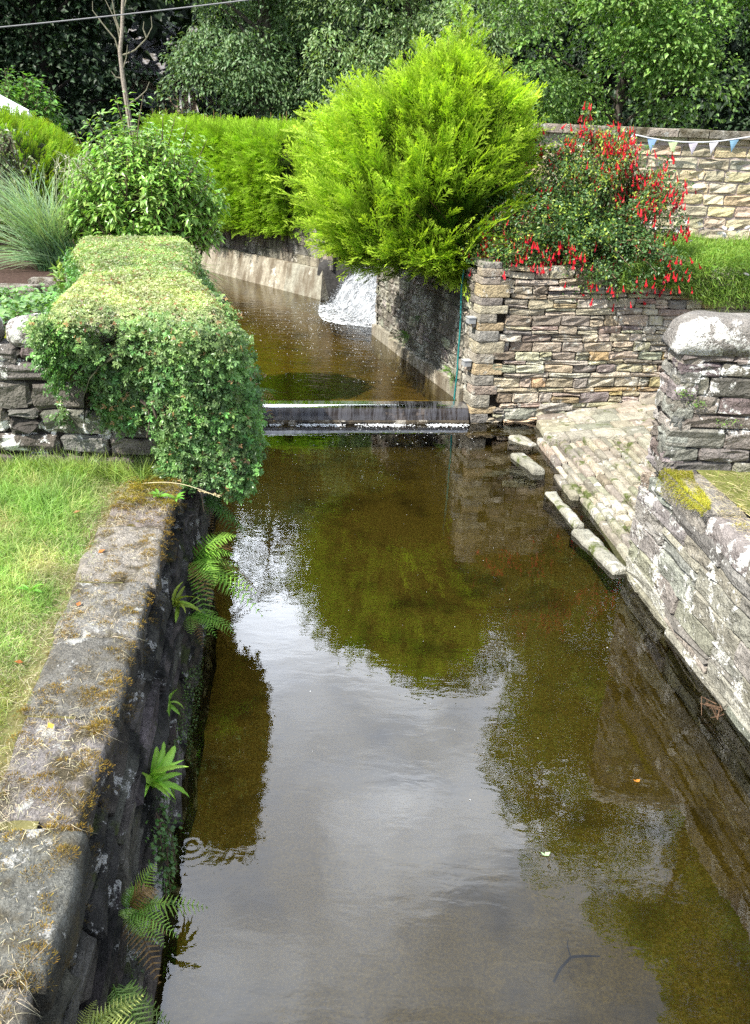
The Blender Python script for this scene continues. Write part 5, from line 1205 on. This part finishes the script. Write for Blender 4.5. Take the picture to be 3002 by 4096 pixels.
tree('broadleaf_tree', 'bright leafy tree spreading over the block wall at the top right corner', (10.8, 22.0, 1.7), [((10.3, 21, 7.6), (2.8, 2.2, 1.9)), ((9.2, 21.0, 10.5), (2.8, 2.4, 2.8)), ((11.8, 21, 11.5), (3.0, 2.6, 3.2)), ((10.8, 21.5, 15.5), (3.0, 2.6, 3.0)), ((11.0, 21.0, 19.5), (2.6, 2.4, 2.4)), ((9.8, 20.3, 5.9), (1.3, 1.1, .9))], 130, 760, .12, (.12, .26, .055), (.35, .52, .15), M_tree, .3, 1.0, 'trees behind the block wall')
tree('broadleaf_tree', 'tall leafy tree out beyond the right picture edge, seen mirrored in the stream', (14.6, 18.6, 1.7), [((13.6, 18, 9), (3.0, 2.8, 4.0)), ((13.4, 17.5, 14.5), (3.2, 2.8, 4.0)), ((13.0, 18, 20), (3.0, 2.6, 3.0))], 110, 420, .19, ALD1, ALD2, M_tree, .3, 1.2, 'trees behind the block wall')
ASH1, ASH2 = (.07, .145, .06), (.24, .35, .165)
tree('broadleaf_tree', 'grey-green feathery tree at top centre with drooping leaf sprays', (-4.6, 33, 1.7), [((-5.2, 32, 7.2), (3.0, 2.2, 2.4)), ((-2.8, 32, 8.8), (2.6, 2.2, 2.6)), ((-4.5, 32, 11.5), (3.4, 2.6, 3.2)), ((-5.4, 31.5, 6.6), (1.3, 1.2, 1.0)), ((-3.2, 31.5, 5.6), (2.0, 1.3, 1.7))], 84, 620, .16, ASH1, ASH2, M_tree, .3, 1.15, 'grey-green trees at top centre', T_leaf(.42, .06, -.2), droop=.5)
tree('broadleaf_tree', 'grey-green tree just left of the golden conifer tip, paler at its lower edge', (.6, 31, 1.7), [((-.6, 30, 6.8), (2.2, 1.8, 2.6)), ((1.6, 30, 8.4), (2.8, 2.2, 2.8)), ((.4, 30.5, 12.0), (3.4, 2.6, 3.4)), ((2.6, 29.5, 6.2), (2.0, 1.6, 2.2)), ((-.9, 29.3, 5.2), (1.2, 1.0, 1.2))], 84, 620, .15, (.12, .22, .09), (.35, .46, .23), M_tree, .3, 1.05, 'grey-green trees at top centre', T_leaf(.42, .06, -.2), droop=.5)
DK1, DK2 = (.013, .030, .012), (.033, .064, .027)  # shade of the wood put into the leaf colours
dk = [(-17.5, 40, 15.5, 'dark tree at the upper left corner of the picture'), (-13.9, 38, 17, 'dark tree left of the bare dead trunk'), (-4.9, 42, 17, 'dark tree close behind the left side of the grey-green crown'), (-22.5, 36, 15, 'dark tree beyond the left picture edge above the conservatory'), (-3.5, 47, 18, 'dark tree behind the grey-green crown at top centre'), (2.5, 46, 20, 'dark tree far behind the golden conifer'), (8.5, 38, 20, 'dark tree in the gap behind the two bright leafy trees'), (15.5, 34, 20, 'dark tree behind the right-hand leafy tree at the top right')]
for i, (x, y, h, lab) in enumerate(dk):
    L_ = [((x + U(-1, 1), y - .8, 4.6), (3.4, 2.2, 2.0)), ((x - 1.6, y, 8), (3.0, 2.4, 2.4)), ((x + 1.8, y, 9), (3.0, 2.4, 2.6)), ((x, y, h * .7), (3.4, 2.8, 3.0)), ((x + .5, y, h - 2.5), (2.6, 2.4, 2.5))]
    tree('woodland_tree', lab, (x, y, 1.7), L_, 70, 330, .26, DK1, DK2, M_shaded, .38, 1.7, 'dark trees of the wood behind', T_leaf(.6, .08, -.15), bark=(.035, .03, .025))
# undergrowth and distant wood as one mass, shade put into the leaf colours here too
m = MB(); k = 60000; a = U(-.85, 1.0, k); r = U(44, 75, k) ; P = np.column_stack([np.sin(a) * r, np.cos(a) * r, 1.7 + (U(0, 1, k) ** 1.2) * np.where(a > .05, 19, 17) * (1 + .1 * np.sin(a * 17))])
ok = ~((np.abs(P[:, 0] / P[:, 1] + .235) < .03) & (P[:, 1] < 60) & (P[:, 2] < 7)); P = P[ok]; k = len(P)
inst(m, T_leaf(.8, .1, -.1), P, rdir(k), A([0, -.3, 1.]) + rng.normal(0, .5, (k, 3)), U(.5, 1.1, k), jit((.012, .028, .011), k), jit((.026, .05, .02), k))
k = 16000; P = np.column_stack([U(-24, 16, k), U(30, 40, k), 1.7 + U(0, 1, k) ** 2 * 2.4]); P = P[~((P[:, 0] / P[:, 1] > -.27) & (P[:, 0] / P[:, 1] < -.20) & (P[:, 2] > 3.))]; k = len(P)
inst(m, T_leaf(.6, .1, -.1), P, rdir(k), A([0, -.3, 1.]) + rng.normal(0, .5, (k, 3)), U(.2, .4, k), jit((.014, .034, .012), k), jit((.03, .06, .022), k))
tag(m.build('distant_wood', M_shaded), kind='stuff')

m = MB(); grid(m, lambda u, v: np.column_stack([lerp(-150, 150, u), lerp(62, 150, v), 1.5 + 24 * np.clip(v * 1.6, 0, 1) ** 1.2 + 1.5 * np.sin(u * 31) * v]), 40, 20, (.018, .032, .014)); tag(m.build('backdrop_hill', M_soil, None, True), kind='structure')  # dark backdrop added to block sky showing between the trees
# bare dead tree
dt = thing('dead_tree', 'bare pale dead tree trunk with thin leafless branches at upper left', 'tree', (-8.3, 30, 1.7))
m = MB(); pts = A([(-8.2, 30, 1.6), (-8.28, 30, 3.2), (-8.36, 30, 3.95), (-8.47, 30, 5.2), (-8.50, 30, 5.95), (-8.38, 30, 6.55), (-8.28, 30, 7.4), (-8.25, 30, 9.2), (-8.2, 30, 11.)])
tube(m, pts, [.10, .09, .085, .075, .065, .06, .05, .035, .012], 9, (.30, .26, .21)); m.build('trunk', M_bark, dt)
for q in ([(-8.50, 30, 5.85), (-8.24, 30, 5.92), (-8.0, 29.95, 6.02), (-7.61, 29.9, 6.35), (-7.42, 29.9, 6.66), (-7.43, 29.9, 6.95)], [(-7.61, 29.9, 6.35), (-7.70, 29.9, 6.6), (-7.66, 29.9, 6.8)], [(-8.49, 30, 5.8), (-8.62, 30, 6.3), (-8.99, 30, 6.73), (-9.24, 30, 7.05), (-9.22, 30, 7.3)], [(-8.45, 30, 6.15), (-8.52, 30, 6.63), (-8.65, 30, 6.99), (-8.9, 30, 7.5)], [(-8.40, 30, 6.4), (-8.55, 30, 6.85), (-8.62, 30, 7.4), (-8.6, 30, 8.)], [(-8.40, 30, 4.45), (-8.03, 30, 4.68), (-7.77, 30, 4.89), (-7.64, 30, 5.15)], [(-8.46, 30, 5.22), (-8.7, 30, 5.24), (-8.82, 30, 5.4)], [(-8.48, 30, 5.4), (-8.3, 29.95, 5.8), (-8.22, 29.9, 6.15)], [(-8.32, 30, 7.0), (-8.1, 30, 7.6), (-8.0, 30, 8.2)]):
    m = MB(); tube(m, q, np.linspace(.030, .010, len(q)), 6, (.20, .19, .13)); m.build('branch', M_bark, dt)
# overhead cable
m = MB(); t = np.linspace(-.6, 3.2, 30); tube(m, np.column_stack([-7.3 + 4.4 * t, 18 + 0 * t, 5.58 + .56 * t - .05 * t * (1 - t)]), .012, 5, (.22, .22, .22)); tag(m.build('overhead_cable', M_plastic), 'thin grey overhead cable crossing the top left of the picture', 'cable')

# house glimpsed through the trees
hs = thing('stone_house', 'stone house with white window glimpsed between the dark wood and a grey-green tree', 'house', (-11, 51, 1.7))
m = MB(); O = A([-14., 50., 1.7]); stones(m, O, (1, 0, 0), (0, 0, 1), (0, -1, 0), courses(9, 4.6, (.2, .3), (.3, .7), 0, .012), [(.36, .29, .22), (.32, .26, .2), (.40, .33, .25)], .02, .008, .008, .1)
backing(m, O, (1, 0, 0), (0, 0, 1), (0, -1, 0), 9, 4.6, .03, 5, (.3, .26, .2)); m.build('wall', M_dry, hs)
m = MB(); m.add([(-14.3, 49.6, 6.2), (-4.6, 49.6, 6.2), (-4.6, 52.8, 8.6), (-14.3, 52.8, 8.6)], [(0, 1, 2, 3)], None, (.30, .30, .33)); m.add([(-14.3, 49.6, 6.1), (-4.6, 49.6, 6.1), (-4.6, 49.6, 6.2), (-14.3, 49.6, 6.2)], [(0, 1, 2, 3)], None, (.7, .7, .7)); m.build('roof', M_cop, hs)
m = MB(); m.add([(-12.5, 49.9, 5.6), (-11.6, 49.9, 6.25), (-11.6, 49.9, 6.45), (-12.5, 49.9, 5.8)], [(0, 1, 2, 3)], None, (.7, .7, .7)); box(m, (-14, 49.2, 4.55), (-12.3, 49.95, 5.25), (.33, .33, .36)); m.build('porch_roof', M_paint, hs)
for x0 in (-11.15, -9.75):
    m = MB(); 
    for lo, hi in (((x0, 49.8, 4.35), (x0 + .1, 49.97, 5.55)), ((x0 + .9, 49.8, 4.35), (x0 + 1., 49.97, 5.55)), ((x0 + .1, 49.8, 5.45), (x0 + .9, 49.97, 5.55)), ((x0 + .1, 49.8, 4.35), (x0 + .9, 49.97, 4.45)), ((x0 + .47, 49.81, 4.45), (x0 + .55, 49.96, 5.45))): box(m, lo, hi, (.8, .8, .8))
    f_ = m.build('window', M_paint, hs); m = MB(); box(m, (x0 + .1, 49.88, 4.45), (x0 + .9, 49.9, 5.45), (.03, .04, .05)); m.build('pane', M_glass, f_)

# drowned twig, floating leaf, debris, seed stalk
tw_ = thing('sunken_twig', 'dark bent twig lying on the stream bed near the bottom of the picture', 'twig', (1.29, 3.57, -.33))
m = MB(); tube(m, [(1.15, 3.41, -.325), (1.20, 3.49, -.32), (1.28, 3.57, -.315), (1.36, 3.585, -.32), (1.46, 3.59, -.325)], [.007, .009, .009, .007, .004], 6, (.02, .016, .012)); m.build('stem', M_bark, tw_)
m = MB(); tube(m, [(1.28, 3.57, -.315), (1.27, 3.64, -.31), (1.29, 3.70, -.315)], [.005, .004, .002], 5, (.02, .016, .012)); m.build('side_shoot', M_bark, tw_)
def floater(x, y, s_, label, c):
    mm = MB(); inst(mm, T_leaf(.7, .05, .05), A([[x, y, .006]]), A([[.8, .5, .05]]), A([[0, 0, 1.]]), A([s_]), c, A(c) * 1.3); inst(mm, T_leaf(.5, .05, .05), A([[x, y, .007]]), A([[-.5, .6, .1]]), A([[0, 0, 1.]]), A([s_ * .6]), c, A(c) * 1.3)
    tag(mm.build('floating_leaf', M_petal), label, 'leaf', 'leaves on the water')
floater(1.16, 4.04, .05, 'small pale green leaf floating on the reflected sky at lower right', (.35, .5, .28))
floater(1.93, 4.75, .04, 'small orange leaf floating in the dark reflection near the lichen wall', (.5, .2, .03))
db_ = thing('drift_debris', 'little tangle of brown twigs caught at the foot of the lichen wall', 'debris', (2.78, 5.55, 0))
for i in range(9):
    m = MB(); p_0 = A([2.80, 5.55, .07]) + rng.normal(0, .02, 3); tube(m, [p_0, p_0 + A([U(-.12, .0), U(-.10, .10), U(-.05, .05)]), p_0 + A([U(-.16, .0), U(-.16, .16), U(-.07, .06)])], [.005, .004, .002], 5, (.13, .08, .05)); m.build('twig', M_bark, db_)
ss_ = thing('seed_stalk', 'long dry grass stalk with seed head leaning out over the coping edge by the hedge', 'grass stalk', (-1.95, 6.68, 1.32))
m = MB(); t = np.linspace(0, 1, 14)[:, None]; st_ = A([-2.0, 6.70, 1.33]) * (1 - t) + A([-1.28, 6.40, 1.36]) * t + A([0, 0, .06]) * np.sin(t * 3.14); tube(m, st_, np.linspace(.004, .002, 14), 5, (.62, .54, .34)); m.build('stem', M_straw, ss_)
m = MB(); k = 60; q = A([-1.28, 6.40, 1.36]) + A([-.72, .30, -.0]) * U(-.02, .28, (k, 1)) + A([0, 0, .02]); inst(m, T_rhomb(.4, .05), q, nrm(np.tile(A([.8, -.33, 0.]), (k, 1)) + rng.normal(0, .3, (k, 3))), rdir(k), U(.012, .028, k), (.6, .5, .3)); m.build('seed_head', M_straw, ss_)

# ------------------------------------------------------------------ light, sky, camera
SUN = nrm(A([.65, .50, -1.0]))
sd = bpy.data.lights.new('sun', 'SUN'); sd.energy = 4.6; sd.angle = R(.55); sd.color = (1., .955, .88)
so = bpy.data.objects.new('sun', sd); COL.objects.link(so)
from mathutils import Vector
so.rotation_euler = Vector(SUN).to_track_quat('-Z', 'Y').to_euler(); so.location = (-8, -6, 14)
elev = math.asin(-SUN[2]); azim = math.atan2(-SUN[0], -SUN[1])            # compass direction the light comes from
W = bpy.data.worlds.new('World'); S.world = W; W.use_nodes = True; nt = W.node_tree; nt.nodes.clear(); n = N(nt)
sky = n('ShaderNodeTexSky', sky_type='NISHITA', sun_disc=False, sun_elevation=elev, sun_rotation=azim)
vec = n('ShaderNodeTexCoord').outputs['Generated']
sep = n('ShaderNodeSeparateXYZ', {0: vec})
cl = n.noise(n.mapv(vec, (1.3, 1.3, 2.1)), 1.9, 4, .5, .3)
mask = n.ramp(cl, .30, .55)
cl2 = n.noise(n.mapv(vec, (1.3, 1.3, 2.1)), 3.0, 4, .5, .2)
front = n('ShaderNodeVectorMath', {0: vec, 1: (-.14, .88, .455)}, operation='DOT_PRODUCT').outputs['Value']
fr = n.ramp(front, .83, 1.0)
ccol = n.mix(n.ramp(cl2, .32, .68), (.60, .65, .74), (1.42, 1.53, 1.68))
ccol = n.mix(1.0, ccol, n.mix(fr, (.72, .73, .77), (3.8, 3.8, 3.85)), 'MULTIPLY')
b1 = n('ShaderNodeBackground', {'Color': sky.outputs[0], 'Strength': .11}); b2 = n('ShaderNodeBackground', {'Color': ccol, 'Strength': 1.0})
n('ShaderNodeOutputWorld', {0: n('ShaderNodeMixShader', {0: mask, 1: b1.outputs[0], 2: b2.outputs[0]}).outputs[0]})

cd = bpy.data.cameras.new('camera'); co = bpy.data.objects.new('camera', cd); COL.objects.link(co); S.camera = co
cd.sensor_fit = 'VERTICAL'; cd.sensor_height = 24.; cd.lens = 24. * 1875. / 2254.; cd.clip_start = .05; cd.clip_end = 3000.
p_, r_ = R(24.5), R(2.2)
fwv = A([0, math.cos(p_), -math.sin(p_)]); up = A([0, math.sin(p_), math.cos(p_)]); rt = A([1., 0, 0])
Rv = math.cos(r_) * rt + math.sin(r_) * up; Uv = math.cos(r_) * up - math.sin(r_) * rt
co.matrix_world = Matrix(((Rv[0], Uv[0], -fwv[0], 0), (Rv[1], Uv[1], -fwv[1], 0), (Rv[2], Uv[2], -fwv[2], CAM_H), (0, 0, 0, 1)))
S.view_settings.view_transform = 'Standard'; S.view_settings.look = 'None'; S.view_settings.exposure = 1.02; S.view_settings.gamma = 1.; S.view_settings.use_curve_mapping = False
S.render.engine = 'CYCLES'; cy = S.cycles
cy.max_bounces = 7; cy.diffuse_bounces = 3; cy.glossy_bounces = 3; cy.transmission_bounces = 3; cy.transparent_max_bounces = 10
cy.use_denoising = False; cy.caustics_reflective = False; cy.caustics_refractive = False; cy.sample_clamp_indirect = 6.
